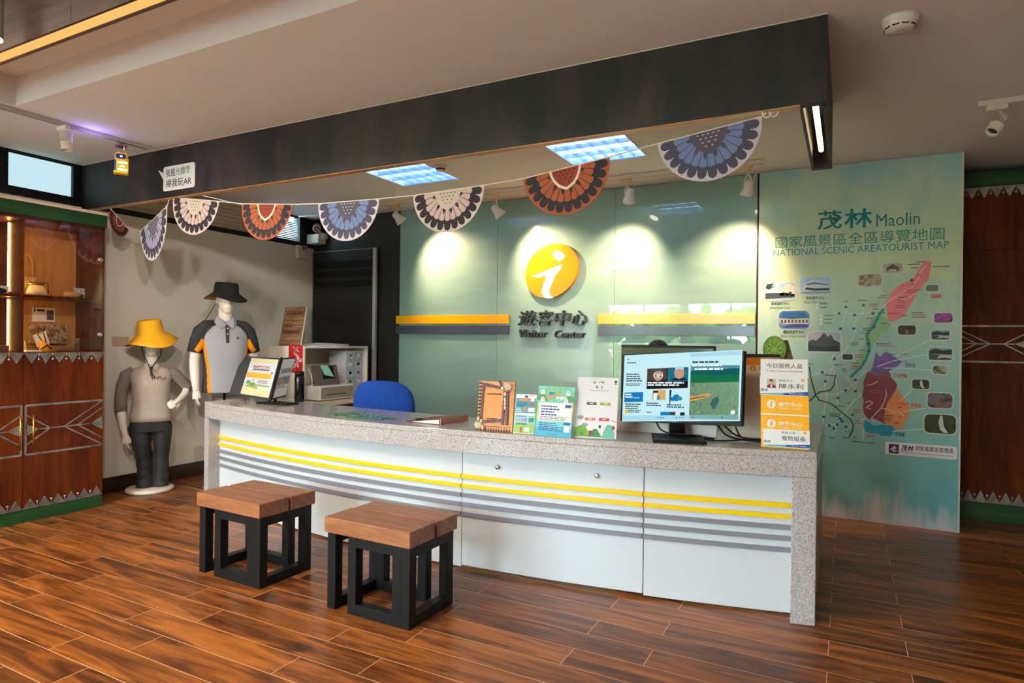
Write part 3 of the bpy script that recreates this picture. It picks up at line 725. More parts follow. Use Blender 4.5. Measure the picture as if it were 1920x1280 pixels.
# speech bubble on the beam
sb = thing('speech_bubble_sign', 'white speech bubble sign with Chinese words on the black beam', 'sign', (-4.36, 3.02, 2.43))
Mb = frame_y(0, 3.0195, 0)
MB().prism(rrect(-4.542, 2.434, -4.187, 2.615, .018), 0, .006, 0, Mb).prism([(-4.604, 2.60), (-4.54, 2.57), (-4.54, 2.52)], 0, .006, 0, Mb).build('board', pm('sign_white', (226, 228, 230), .4), sb, True)
GREENT = pm('green_ink', (30, 100, 66), .5)
MB().text('我是', -4.458, 2.566, .108, .056, .0065, 0, Mb, .007).text('掃我玩AR', -4.365, 2.487, .292, .062, .0065, 0, Mb, .006).build('black_words', INK, sb, True)
MB().text('光標籤', -4.318, 2.567, .165, .057, .0065, 0, Mb, .006).build('green_words', GREENT, sb, True)

# ================================================================== TOURIST MAP PANEL
MY = 5.592
mp_ = thing('map_panel', 'tall teal tourist map panel standing beside the green glass wall', 'map', (.05, MY, 0))
MX0, MX1 = -.648, .738
Mm = frame_y(0, MY, 0)
MB().box((MX0, MY + .001, 0), (MX1, 5.618, CZ - .003)).build('board', WHITE, mp_, True)
MB().rect(MX0 + .004, .004, MX1 - .012, CZ - .006, .0, 0, Mm).build('print', MAPM, mp_, True)
def mpx(x, y): p = ony(x, y, MY); return (p.x, p.z)
def mu(u, v): return mpx(1420 + u / 3.2816, 480 + v / 3.2816)
def poly(u): return [mu(*p) for p in u]
TEAL = pm('title_teal', (10, 122, 122), .4); TEAL2 = pm('title_teal_blue', (24, 140, 160), .4)
def tbox(name, s, x0, y0, x1, y1, m, bold=.0, slant=0, pts=None):
    a, b = mpx(x0, y1), mpx(x1, y0)
    MB().text(s, (a[0]+b[0])/2, (a[1]+b[1])/2, b[0]-a[0], b[1]-a[1], .0012, 0, Mm, bold, 0, slant).build(name, m, mp_, True)
for ch, x0, x1, yc in (('茂', 1533, 1579, 412), ('林', 1583, 1636, 409)):
    MB().text(ch, (mpx(x0, yc)[0] + mpx(x1, yc)[0]) / 2, mpx((x0 + x1) / 2, yc)[1], mpx(x1, yc)[0] - mpx(x0, yc)[0], .15, .0012, 0, Mm, .016).build('title_character', TEAL, mp_, True)
MB().text('Maolin', (mpx(1643, 412)[0] + mpx(1725, 412)[0]) / 2, mpx(1684, 411)[1], mpx(1725, 412)[0] - mpx(1643, 412)[0], .094, .0012, 0, Mm).build('title_word', TEAL, mp_, True)
a, b = mpx(1454, 450), mpx(1771, 441)
MB().text('國家風景區全區導覽地圖', (a[0]+b[0])/2, mpx(1612, 446)[1], b[0]-a[0], .092, .0012, 0, Mm).build('title_line', pm('title_green', (40, 140, 116), .4), mp_, True)
a, b = mpx(1450, 472), mpx(1779, 460)
MB().text('NATIONAL SCENIC AREATOURIST MAP', (a[0]+b[0])/2, mpx(1612, 466.5)[1], b[0]-a[0], .054, .0012, 0, Mm).build('title_line', TEAL2, mp_, True)
REG = [
 ('pink_region', (238, 128, 132), [(1020,40),(1050,28),(1075,35),(1066,70),(1060,100),(1055,140),(1030,165),(1010,190),(985,225),(970,250),(955,280),(925,325),(900,370),(860,390),(835,400),(800,390),(800,350),(795,320),(790,290),(805,262),(815,240),(838,210),(855,190),(905,165),(935,150),(960,130),(975,112),(990,90),(1005,65)]),
 ('green_region', (152, 190, 132), [(790,380),(830,400),(815,430),(800,455),(760,480),(735,515),(715,540),(700,580),(690,600),(665,640),(640,680),(600,705),(575,700),(610,640),(635,600),(655,560),(662,520),(660,480),(680,440),(690,420),(705,380),(740,360)]),
 ('purple_region', (118, 92, 156), [(730,585),(745,612),(760,620),(775,597),(795,588),(815,600),(880,642),(884,655),(860,680),(835,690),(790,722),(745,740),(690,712),(705,690),(715,650)]),
 ('maroon_region', (138, 66, 78), [(680,708),(740,738),(770,715),(800,703),(820,725),(820,742),(850,775),(862,795),(850,830),(815,880),(800,915),(785,945),(790,1000),(790,1035),(720,1000),(700,1000),(680,1005),(655,965),(650,930),(655,890),(645,860),(655,800),(650,780)]),
 ('orange_region', (230, 146, 84), [(860,812),(875,840),(900,870),(920,900),(936,925),(934,975),(920,1010),(880,1066),(845,1050),(800,1035),(780,1020),(778,985),(790,940),(800,900),(830,860),(850,835)]),
 ('cyan_region', (30, 156, 178), [(660,1008),(690,1022),(715,1040),(770,1035),(830,1042),(848,1065),(840,1085),(820,1108),(765,1105),(735,1090),(700,1088),(665,1080),(655,1050)])]
for k_, (nm, c, pts) in enumerate(REG): MB().sheet(poly(pts), .0005 + .00005 * k_, 0, Mm).build(nm, pm('print_' + nm, c, .4), mp_, True)
# river
riv = MB(); riv.stroke(poly([(775,325),(745,370),(715,430),(690,460),(672,490),(688,540),(685,590),(665,640),(640,680),(610,710),(575,742)]), .020, .0008, 0, Mm)
riv.build('river_line', pm('print_river', (44, 150, 132), .4), mp_, True)
ROADS = [[(545,300),(545,345),(520,420),(515,450),(500,510),(490,560),(465,615),(450,640),(470,690)],[(655,300),(650,350),(595,410),(600,480),(570,530),(555,560),(510,605),(480,640),(465,690)],[(470,350),(550,345),(600,358),(660,350),(720,350)],[(330,735),(400,715),(470,690)],[(465,690),(440,730),(415,800),(430,860),(410,960),(405,1030)],[(470,700),(490,790),(495,870),(490,930)],[(360,855),(480,850),(545,825),(620,765)],[(545,735),(590,800),(605,830),(640,855),(600,885),(545,950),(490,1030),(440,1040),(400,1045)],[(690,700),(640,730),(605,760),(605,830)],[(650,1130),(650,1060),(630,1040),(640,1005),(680,1000)],[(490,1030),(480,1060),(470,1105)],[(545,1050),(560,1085)],
 [(1040,60),(1005,95),(990,140),(950,190),(905,215),(880,232),(820,268),(785,300),(760,330)],[(700,1000),(735,960),(760,935),(800,940),(845,960),(880,960),(905,985)],[(790,820),(795,850),(780,900),(760,935)],[(660,800),(700,790),(745,770)],[(665,900),(690,890),(710,905),(670,930),(700,940)],
 [(740,205),(780,235)],[(868,112),(910,152)],[(1065,515),(880,605),(830,612)],[(1045,605),(830,645),(740,680)],[(1070,703),(870,688),(780,690)],[(950,825),(880,890)],[(1040,935),(900,955)],[(1020,1062),(830,1078)],[(860,440),(805,400)],[(990,215),(940,250),(880,270)]]
rb = MB()
for r_ in ROADS: rb.stroke(poly(r_), .0055, .0010, 0, Mm)
rb.build('pale_roads', pm('print_white', (232, 228, 218), .4), mp_, True)
gb = MB()
for r_ in [[(320,680),(328,740),(340,790),(358,852),(335,880),(315,892)],[(358,852),(385,835),(450,825),(472,790),(480,730)],[(358,852),(380,885),(450,905),(490,935),(530,970),(575,1005),(592,1040),(585,1075),(565,1110)]]: gb.stroke(poly(r_), .0085, .0011, 0, Mm)
gb.build('dark_green_highways', pm('print_dark_green', (26, 70, 48), .4), mp_, True)
rnd = random.Random(11)
sh = MB()
for u, v in ((545,312),(502,352),(598,362),(653,302),(712,352),(593,446),(513,446),(475,632),(400,715),(418,770),(543,826),(603,762),(604,830),(497,872),(408,988),(510,1000),(545,1050),(443,1042),(470,1060),(950,148),(718,435),(680,540),(687,585),(585,975),(492,1035),(520,1015)):
    p = mu(u, v); sh.disc(p[0], p[1], .011, .0014, 0, Mm, 8)
sh.build('route_shields', pm('print_blue', (44, 84, 150), .4), mp_, True)
tiny = MB()
def cap(u0, v0, u1, n=1, mi=0):
    a, b = mu(u0, v0), mu(u1, v0)
    for i in range(n): bars(tiny, a[0], a[1] - .016 * i - .009, b[0], a[1] - .016 * i, 1, mi, Mm, .0016, rnd, .8, .3)
for u, v, w, n, mi in ((980,32,60,1,0),(925,48,90,1,0),(945,68,60,1,1),(1080,62,110,1,0),(985,112,25,1,0),(885,178,20,1,0),(945,170,20,1,0),(918,205,90,2,1),(760,238,50,1,1),(740,252,60,1,1),(870,250,60,1,0),(865,268,55,2,1),(850,300,70,2,1),(690,292,60,2,1),(740,345,60,1,0),(800,348,80,1,1),(710,322,40,1,0),(668,380,60,1,1),(888,362,35,1,1),(950,345,100,1,0),(950,358,110,2,1),(760,410,45,1,0),(650,440,40,2,0),(630,470,50,1,1),(625,505,40,1,0),(730,535,115,1,0),(735,548,135,1,1),(625,575,60,1,0),(600,605,60,2,1),(800,600,70,1,0),(880,598,60,1,1),(870,645,60,1,1),(580,655,60,1,0),(575,672,80,2,1),(520,690,40,2,0),(470,665,50,1,0),(415,728,60,1,0),(535,275,30,1,0),(620,270,75,1,0),(710,690,80,2,0),(740,630,70,1,1),(745,768,40,1,0),(660,795,25,1,0),(690,820,70,2,1),(780,825,20,1,0),(850,860,20,1,0),(865,925,25,1,0),(890,910,30,1,1),(855,900,90,1,1),(780,975,60,3,0),(870,985,20,1,0),(840,1020,35,1,0),(780,1080,40,1,0),(670,1090,70,2,1),(580,1135,50,1,0),(610,1138,110,1,0),(445,965,80,2,0),(480,918,60,1,0),(445,1112,30,1,0),(520,1112,50,1,0),(590,1105,25,2,0),(590,940,60,2,1),(540,1075,40,1,0),(600,1010,50,2,1),(545,900,30,1,0),(310,660,35,1,0)):
    cap(u, v, u + w, n, mi)
for k, (u, v) in enumerate(((385,290),(385,312),(410,362),(410,385),(410,408))):
    p = mu(u - 18, v + 6); tiny.disc(p[0], p[1], .009, .0014, 2, Mm, 10); cap(u, v, u + 60, 1, 0)
tiny.build('tiny_captions', [pm('print_black', (84, 92, 84), .5), pm('print_red', (180, 96, 100), .5), PAPER], mp_, True)
for s_, u, v, w, c in (('桃源區', 1100, 246, 66, (226, 96, 104)), ('六龜區', 592, 538, 58, (112, 156, 108)), ('茂林區', 940, 671, 66, (110, 90, 160)), ('三地門鄉', 880, 736, 84, (190, 80, 86)), ('霧臺鄉', 975, 919, 64, (222, 120, 60)), ('瑪家鄉', 876, 1096, 62, (20, 130, 150))):
    p = mu(u, v); ww = mu(u + w/2, v)[0] - mu(u - w/2, v)[0]
    MB().text(s_, p[0], p[1], ww, .034, .0018, 0, Mm, .02).build('district_name', pm('ink_' + s_, c, .5), mp_, True)
for s_, e_, u, v, w in (('新威遊客中心', 'Sinwei Visitor Center', 142, 292, 112), ('茂林遊客中心', 'Maolin Visitor Center', 356, 258, 116), ('禮納里遊客中心', 'Rinari Visitor Center', 224, 467, 132)):
    p = mu(u, v); ww = mu(u + w/2, v)[0] - mu(u - w/2, v)[0]
    MB().text(s_, p[0], p[1], ww, .026, .0012, 0, Mm, .012).text(e_, p[0], p[1] - .033, ww * 1.15, .018, .0012, 0, Mm).build('photo_caption', INK, mp_, True)
SKY = (150, 190, 226); 
PH = [(40,155,240,278,'hall'),(255,122,462,243,'block'),(125,330,328,452,'court'),(303,460,520,592,'peaks'),(615,103,772,192,[(90,70,40),(150,130,90),(190,180,150),(110,90,60)]),(768,35,900,110,'hut'),(1030,170,1122,222,[(70,90,110),(120,130,100),(60,80,50)]),(1080,345,1208,415,[(70,40,80),(180,90,170),(110,60,110),(220,170,210)]),(858,420,982,488,'red'),(1062,450,1192,520,'bay'),(1046,558,1208,645,'bay'),(1072,670,1178,730,[(40,40,20),(200,190,170),(120,110,60),(60,80,30)]),(945,755,1066,820,'fall'),(1040,840,1208,935,[(30,40,26),(70,90,50),(150,90,70),(90,120,140),(40,60,30)]),(1020,975,1230,1090,'fall'),(518,598,594,642,[(20,26,12),(50,70,24),(24,30,14)])]
WB = pm('photo_border', (214, 220, 218), .4)
def pc(nm, c): return pm('photo_' + nm, c, .35)
for i, (u0, v0, u1, v1, k) in enumerate(PH):
    a, b = mu(u0, v1), mu(u1, v0); mx_, mz_ = (a[0]+b[0])/2, (a[1]+b[1])/2; w, h = b[0]-a[0], b[1]-a[1]; r = min(w, h) * .26
    ph = MB().prism(rrect(a[0], a[1], b[0], b[1], r), .0, .0022, 0, Mm).build('photo', WB, mp_, True)
    q = MB(); e = .007
    cols = k if isinstance(k, list) else {'hall': [SKY, (190, 205, 220)], 'block': [SKY, (186, 206, 230)], 'court': [(70, 120, 170), (90, 140, 180)], 'peaks': [(170, 176, 184), (196, 196, 200)], 'hut': [(160, 150, 130), (196, 190, 180)], 'red': [(30, 34, 16), (70, 60, 24), (40, 50, 20)], 'bay': [(120, 140, 160), (160, 170, 176)], 'fall': [(24, 34, 20), (64, 80, 40), (30, 40, 24), (90, 100, 60)]}[k]
    q.prism(rrect(a[0]+e, a[1]+e, b[0]-e, b[1]-e, r - e*.6), 0, .0028, 0, Mm)
    mats = [picture('photo_print_%d' % i, cols, 16, .35, (1,1,1), 0, i)]
    def F(x, y): return (a[0] + e*1.6 + (w - e*3.2) * x, a[1] + e*1.6 + (h - e*3.2) * y)
    def S(pts, c, z=.0031):
        mats.append(pm('photo_c%d_%d_%d' % c, c, .35)); q.sheet([F(*p) for p in pts], z, len(mats) - 1, Mm)
    if k == 'hall':
        S([(.5,.25),(.5,.6),(.8,.95),(1,.8),(1,.2)], (224, 220, 208)); S([(0,.05),(0,.4),(.6,.45),(1,.3),(1,.12)], (60, 74, 70)); S([(.0,.42),(.0,.55),(.5,.5),(.62,.42)], (236, 232, 220), .0033); S([(0,.7),(.05,.95),(.3,1),(.2,.8),(.35,.85),(.12,.62)], (40, 66, 34), .0034); S([(.65,.15),(.65,.4),(.72,.42),(.72,.15)], (30, 34, 36), .0034); S([(.8,.12),(.8,.44),(.9,.46),(.9,.12)], (30, 34, 36), .0034)
    if k == 'block':
        S([(.1,.2),(.12,.6),(.4,.92),(.6,.85),(.95,.62),(.95,.2)], (206, 214, 226)); S([(.15,.28),(.5,.2),(.95,.2),(.95,.36),(.5,.34),(.18,.42)], (40, 46, 52), .0033); S([(.2,.56),(.45,.62),(.92,.52),(.92,.58),(.45,.72),(.2,.64)], (70, 90, 120), .0033); S([(0,.03),(0,.12),(1,.14),(1,.03)], (150, 150, 146), .0033)
    if k == 'court':
        S([(.15,.98),(0,.6),(.5,.55),(1,.62),(.85,.98)], (40, 96, 150)); S([(0,.3),(0,.6),(1,.58),(1,.3)], (196, 190, 180)); 
        for j in range(8): S([(.06+.12*j,.32),(.06+.12*j,.5),(.12+.12*j,.5),(.12+.12*j,.32)], (64, 60, 60), .0033)
        S([(.1,.02),(.3,.2),(.6,.26),(.95,.2),(1,.05)], (60, 60, 130), .0033); S([(0,.22),(.3,.3),(1,.3),(1,.26),(.4,.26)], (226, 222, 214), .0034)
    if k == 'peaks':
        S([(0,.1),(0,.5),(.15,.62),(.25,.55),(.38,.75),(.5,.98),(.62,.75),(.7,.9),(.82,.6),(1,.45),(1,.1)], (62, 70, 64)); S([(0,.0),(0,.3),(.4,.22),(1,.3),(1,.0)], (30, 36, 24), .0033)
    if k == 'hut':
        S([(.08,.45),(.5,.95),(.92,.45)], (84, 62, 50)); S([(.15,.12),(.15,.45),(.85,.45),(.85,.12)], (120, 84, 54), .0033); S([(.3,.15),(.3,.32),(.7,.32),(.7,.15)], (226, 210, 190), .0035)
    if k == 'red':
        S([(.42,.1),(.45,.45),(.5,.6),(.55,.45),(.62,.1)], (190, 110, 90))
    if k == 'bay':
        S([(0,.5),(0,.75),(.3,.95),(.6,.8),(1,.9),(1,.5)], (44, 60, 44)); S([(0,.0),(0,.5),(.5,.4),(1,.55),(1,0)], (70, 84, 60)); S([(.35,.1),(.45,.4),(1,.45),(1,.1),(.7,.2)], (190, 190, 186), .0033)
    if k == 'fall':
        S([(.5,.98),(.44,.6),(.5,.2),(.62,.02),(.76,.02),(.62,.4),(.58,.98)], (214, 216, 216))
    q.build('photo_print', mats, ph, True)
lp = MB(); a, b = mu(786, 1243), mu(1228, 1148); a2, b2 = mu(786, 1206), mu(1228, 1246)
lp.prism(rrect(a[0], mu(1000, 1235)[1], b[0], mu(1000, 1156)[1], .012), 0, .0024, 0, Mm)
p0, p1 = mu(808, 1210), mu(870, 1158); lp.rect(p0[0], p0[1], p1[0], p1[1], .0028, 1, Mm)
cx, cz = (p0[0]+p1[0])/2, (p0[1]+p1[1])/2; s_ = (p1[0]-p0[0])
lp.stroke([(cx - s_*.3, cz - s_*.1), (cx - s_*.05, cz + s_*.1), (cx + s_*.1, cz + s_*.3), (cx + s_*.2, cz + s_*.1), (cx, cz - s_*.05), (cx - s_*.1, cz - s_*.3), (cx + s_*.3, cz - s_*.25)], .008, .0031, 2, Mm)
lp.text('茂林', *[(mu(886,1180)[0] + mu(962,1180)[0]) / 2, mu(924,1182)[1]], mu(962,1180)[0] - mu(886,1180)[0], .046, .0028, 3, Mm, .02, 0, .15)
lp.text('國家風景區管理處', (mu(972,1190)[0] + mu(1206,1190)[0]) / 2, mu(1090,1190)[1], mu(1206,1190)[0] - mu(972,1190)[0], .036, .0028, 3, Mm, .008)
lp.text('Maolin National Scenic Area Headquarters', (mu(886,1220)[0] + mu(1200,1220)[0]) / 2, mu(1045,1219)[1], mu(1200,1220)[0] - mu(886,1220)[0], .014, .0028, 3, Mm)
lp.build('logo_plate', [PAPER, pm('logo_purple', (54, 44, 96), .4), PAPER, INK], mp_, True)

# ================================================================== CEILING FIXTURES
def grid_light(x0, x1, y0, y1, label):
    t = thing('grid_ceiling_light', label, 'ceiling light', ((x0+x1)/2, (y0+y1)/2, CZ), 0, 'louvred ceiling lights')
    f = MB(); w = .014
    for a, b in (((x0, y0), (x0 + w, y1)), ((x1 - w, y0), (x1, y1)), ((x0 + w, y0), (x1 - w, y0 + w)), ((x0 + w, y1 - w), (x1 - w, y1))): f.box((a[0], a[1], CZ - .006), (b[0], b[1], CZ + .10))
    f.build('frame', WHITE, t, True, .001)
    MB().box((x0 + w, y0 + w, CZ + .095), (x1 - w, y1 - w, CZ + .10)).build('reflector', pm('reflector', (206, 204, 232), .5, 0), t, True)
    ix0, ix1, iy0, iy1 = x0 + w, x1 - w, y0 + w, y1 - w
    g = MB(); n = 3
    for i in range(n + 1):
        y = iy0 + (iy1 - iy0) * i / n; g.prism([(-.012, .03), (.012, .03), (.003, .0), (-.003, .0)], ix0, ix1, 0, Matrix(((0,0,1,0),(1,0,0,min(max(y, iy0+.012), iy1-.012)),(0,1,0,CZ),(0,0,0,1))))
    m_ = 6
    for j in range(1, m_):
        x = ix0 + (ix1 - ix0) * j / m_; g.prism([(-.004, .032), (.004, .032), (.002, .002), (-.002, .002)], iy0, iy1, 0, Matrix(((1,0,0,x),(0,0,1,0),(0,1,0,CZ),(0,0,0,1))))
    g.build('louvre', pm('louvre_mirror', (176, 200, 236), .4, .4), t, True)
    for i in range(n):
        y = iy0 + (iy1 - iy0) * (i + .5) / n
        MB().tube([(ix0 + .01, y, CZ + .065), (ix1 - .01, y, CZ + .065)], .013, 10).build('tube', em('cool_tube', (150, 200, 255), GRID_E), t, True)
GRID_E = 17.0
grid_light(LG1[0], LG1[1], LG1[2], LG1[3], 'louvred square ceiling light left, above the pale pink pennant')
grid_light(LG2[0], LG2[1], LG2[2], LG2[3], 'louvred square ceiling light right, behind the big orange pennant')
tk = thing('lighting_track', 'white ceiling track along the green glass wall carrying four spotlights', 'track', (-2.4, 5.2, CZ))
MB().box((-4.5, 5.185, CZ - .034), (-.565, 5.215, CZ - .0005)).build('rail', pm('track_white', (222, 208, 190), .4), tk, True, .002)
MB().box((-4.5, 5.196, CZ - .0345), (-.57, 5.204, CZ - .033)).build('slot', MATTEB, tk, True)
LAMPW = pm('lamp_white', (228, 220, 210), .35); OCH = pm('yellowed_plastic', (214, 172, 112), .45)
LENS = em('lamp_lens', (255, 238, 210), 14)
def spotlight(label, adx, ady, adz, head, aim, group, energy, face=True, body='bell', adp=OCH, blade=True):
    """adaptor under a track, yoke and a head pointing at aim"""
    t = thing('spotlight', label, 'spotlight', (adx, ady, adz), 0, group)
    MB().box((adx - .05, ady - .017, adz - .03), (adx + .05, ady + .017, adz)).build('adaptor', adp, t, True, .003)
    H = Vector(head); d = (Vector(aim) - H).normalized()
    q = d.to_track_quat('Z', 'Y').to_matrix().to_4x4(); M = Matrix.Translation(H) @ q
    jt = Vector((adx + .015, ady, adz - .03)); k = H - d * .03
    side = d.cross(Vector((0, 0, 1))).normalized() * .036
    MB().tube([jt, jt + Vector((0, 0, -.025)), (jt + Vector((0,0,-.03)) + k) / 2 + side * .8, k + side], .0055, 8).tube([jt + Vector((0, 0, -.025)), (jt + Vector((0,0,-.03)) + k) / 2 - side * .8, k - side], .0055, 8).build('yoke', LAMPW, t, True)
    if body == 'bell': prof = [(.012, -.085), (.03, -.08), (.036, -.05), (.036, -.03), (.05, .01), (.056, .035), (.052, .036), (.046, .012)]
    else: prof = [(.03, -.075), (.036, -.07), (.036, -.005), (.038, -.005), (.038, 0), (.036, .0), (.034, .05), (.030, .05), (.029, .03)]
    MB().lathe(prof, 28, 0, M, True, True).build('lamp_head', LAMPW, t, True)
    MB().tube([H - d * .07 + side * .6, H - d * .11 + side + Vector((0,0,.02)), H - d * .09 + side * 1.3 + Vector((0,0,.06)), jt + Vector((0,0,-.01))], .003, 6).build('cable', LAMPW, t, True)
    if face:
        MB().disc(0, 0, .043 if body == 'bell' else .028, .022, 0, M, 24).build('lens', LENS, t, True)
        lamp('spot_beam', 'SPOT', tuple(H + d * .045), energy, (1, .66, .42), aim=aim, spot=math.radians(92), blend=1.0, radius=.03)
    else:
        MB().disc(0, 0, .028, .031, 0, M, 24).build('lens', pm('dark_lens', (60, 60, 64), .1), t, True)
SPG = 'spotlights over the green glass wall'
SPE = 135
for ad, hd, aim, lab in (((742, 390), (749, 411), (815, 478), 'leftmost spotlight of the glass wall track, beside the black wall'), ((928, 377), (935, 399), (985, 470), 'second spotlight from left on the glass wall track, between two pennants'),
                         ((1172, 352), (1180, 372), (1165, 470), 'third spotlight from left on the glass wall track, beside the big orange pennant'), ((1398, 330), (1403, 357), (1366, 486), 'rightmost spotlight on the glass wall track, beside the map panel')):
    A = ony(ad[0], ad[1], 5.2); Hh = ony(hd[0], hd[1], 5.2); T_ = ony(aim[0], aim[1], 5.6)
    tgt = (Hh.x + .34, 5.2 + .34, Hh.z - .52) if ad[0] < 1000 else (T_.x, 5.6, T_.z - .3)
    spotlight(lab, A.x, 5.2, CZ - .034, (Hh.x, 5.2, Hh.z), tgt, SPG, SPE)
# right hand ceiling track with an unlit spot
t2 = thing('lighting_track', 'short white ceiling track cut by the right edge', 'track', (1.0, 4.5, CZ))
MB().box((.655, 4.485, CZ - .03), (2.4, 4.515, CZ - .0005)).build('rail', LAMPW, t2, True, .002)
Hh = ony(1868, 236, 4.5)
spotlight('white unlit cylinder spotlight on the short track at the right edge', .745, 4.5, CZ - .03, (Hh.x, 4.5, Hh.z), (Hh.x - .25, 4.3, Hh.z - .4), None, 0, False, 'can', LAMPW)
# left hand track with an unlit spot and the yellow gadget
t3 = thing('lighting_track', 'grey ceiling track running back to the black beam at left', 'track', (-4.595, 2.2, CZ))
MB().box((-4.612, .6, CZ - .026), (-4.578, 2.93, CZ - .0005)).build('rail', pm('track_grey', (186, 176, 168), .4), t3, True, .002)
MB().box((-4.599, .6, CZ - .0265), (-4.591, 2.92, CZ - .025)).build('slot', MATTEB, t3, True)
Hh = onx(125, 268, -4.595)
spotlight('white unlit spotlight on the grey track near the left window', -4.595, Hh.y - .02, CZ - .026, tuple(Hh), (Hh.x + .05, Hh.y + .0, Hh.z - .5), None, 0, False, 'can', LAMPW)
yg = thing('light_tag_gadget', 'yellow animal shaped light tag gadget hanging from the grey track before the beam', 'gadget', (-4.58, 2.70, 2.45))
YG = pm('gadget_yellow', (236, 200, 24), .4)
c0 = onx(229, 308, -4.58)
vd = Vector((-c0.x, -c0.y, 0)).normalized(); right = Vector((-vd.y, vd.x, 0))
Mg = Matrix(((right.x, 0, vd.x, c0.x), (right.y, 0, vd.y, c0.y), (right.z, 1, vd.z, c0.z), (0,0,0,1)))
MB().prism(rrect(-.036, -.062, .040, .045, .012), -.035, .03, 0, Mg).prism(rrect(-.045, .02, .034, .072, .02), -.03, .045, 0, Mg).prism([(-.03, .07), (-.018, .07), (-.03, .095)], -.01, .01, 0, Mg).prism([(.008, .07), (.03, .065), (.022, .102)], -.01, .01, 0, Mg).prism(rrect(-.052, -.072, .038, -.055, .006), -.03, .04, 0, Mg).build('body', YG, yg, True, .004)
MB().prism(rrect(-.040, .028, .024, .062, .014), .044, .048, 0, Mg).build('visor', pm('visor_navy', (20, 24, 110), .2), yg, True)
MB().disc(-.006, .045, .007, .0486, 0, Mg, 12).build('eye_light', em('gadget_light', (150, 170, 255), 8), yg, True)
MB().rect(-.026, .0, .03, .012, .0305, 0, Mg).rect(-.016, -.024, .014, -.014, .0305, 0, Mg).rect(-.026, -.05, .03, -.038, .0305, 0, Mg).build('light_bars', em('gadget_bars', (255, 250, 210), 4), yg, True)
MB().prism(rrect(-.048, -.056, -.037, .02, .003), -.03, .025, 0, Mg).build('side_panel', pm('gadget_blue', (20, 26, 120), .3), yg, True)
MB().tube([tuple(Mg @ Vector((.012, .07, 0))), tuple(Mg @ Vector((.014, .13, 0))), (-4.595, c0.y - .005, CZ - .026)], .008, 8).box((-4.62, c0.y - .03, CZ - .062), (-4.57, c0.y + .03, CZ - .042)).build('mount', STEEL, yg, True)
lamp('gadget_glow', 'POINT', (-4.56, 2.52, 2.66), .9, (.34, .28, 1.0), radius=.02)
sd = thing('smoke_detector', 'round white smoke detector on the ceiling right of the black beam', 'smoke detector', (.188, 3.205, CZ))
MB().lathe([(.052, -.052), (.058, -.045), (.066, -.028), (.068, -.018), (.072, -.016), (.072, 0)], 32).build('housing', WHITE, sd)
g = MB()
for k in range(10):
    a = 2 * PI * k / 10; Mk = Matrix.Rotation(a, 4, 'Z'); g.box((.0555, -.013, -.046), (.0595, .013, -.036), 0, Mk)
g.build('vents', MATTEB, sd); MB().disc(.0, .0, .022, 0, 0, Matrix.Translation((0,0,-.0525)) @ Matrix.Rotation(PI, 4, 'X')).ball((.052, -.048, -.012), .004).build('cap', pm('cap_grey', (206, 200, 196), .4), sd)
p = onz(826, 311, CZ)
sd2 = thing('smoke_detector', 'small white ceiling detector half hidden behind the beam, beside the left grid light', 'smoke detector', (p.x, p.y, CZ))
MB().lathe([(.028, -.04), (.034, -.036), (.036, -.022), (.05, -.016), (.052, 0)], 24).build('housing', WHITE, sd2)
MB().lathe([(.0345, -.034), (.037, -.034), (.0375, -.024), (.036, -.024)], 24, 0, None, True, False).build('grille', MATTEB, sd2)
# corner devices on the black wall
cv = thing('security_camera', 'pale bullet security camera in the upper corner of the black wall', 'camera', (-5.42, 5.5, 2.55))
b_ = ony(594, 428, 5.52); d_ = (Vector((-2.8, 2.6, 1.2)) - b_).normalized()
qM = Matrix.Translation(b_) @ d_.to_track_quat('Z', 'Y').to_matrix().to_4x4()
PLG = pm('pale_plastic', (214, 214, 206), .4)
MB().lathe([(.03, -.11), (.042, -.10), (.044, .03), (.04, .034)], 24, 0, qM).build('barrel', PLG, cv, True)
z = MB().disc(0, 0, .034, .0345, 0, qM, 24)
z.build('lens_face', GLOSSB, cv, True)
z = MB().disc(0, 0, .010, .0355, 0, qM, 12)
for k in range(6): z.disc(.022 * math.cos(k * PI/3), .022 * math.sin(k * PI/3), .006, .0355, 0, qM, 8)
z.build('led_ring', STEEL, cv, True)
e_ = ony(605, 442, 5.57)
MB().tube([tuple(b_ - d_ * .03), tuple(e_)], .013, 8).ball(tuple(e_), .036, 0, 16, 10).box((e_.x - .03, 5.57, e_.z - .03), (e_.x + .03, YB, e_.z + .03)).build('bracket', PLG, cv, True)
a = ony(575, 457, 5.5); b = ony(597, 437.5, 5.5)
tag(MB().box((a.x, 5.5, a.z), (b.x, YB, b.z)).build('junction_box', PLG, None, False, .004), 'pale square box on the black wall under the security camera', 'box')
a, b = onx(556, 484, XL), onx(569, 462, XL)
el = thing('emergency_light', 'small cream emergency lamp at the top corner of the white wall', 'lamp', (XL, (a.y+b.y)/2, a.z))
MB().box((XL, a.y - .02, a.z), (XL + .05, b.y + .02, b.z)).build('housing', pm('cream_plastic', (214, 200, 176), .45), el, True, .004)
MB().lathe([(.018, 0), (.022, .02)], 14, 0, Matrix.Translation((XL + .05, a.y + .03, b.z - .03)) @ Matrix.Rotation(PI/2, 4, 'Y')).lathe([(.018, 0), (.022, .02)], 14, 0, Matrix.Translation((XL + .05, b.y - .03, b.z - .03)) @ Matrix.Rotation(PI/2, 4, 'Y')).build('lamp_heads', pm('lamp_grey', (120, 110, 104), .3), el, True)
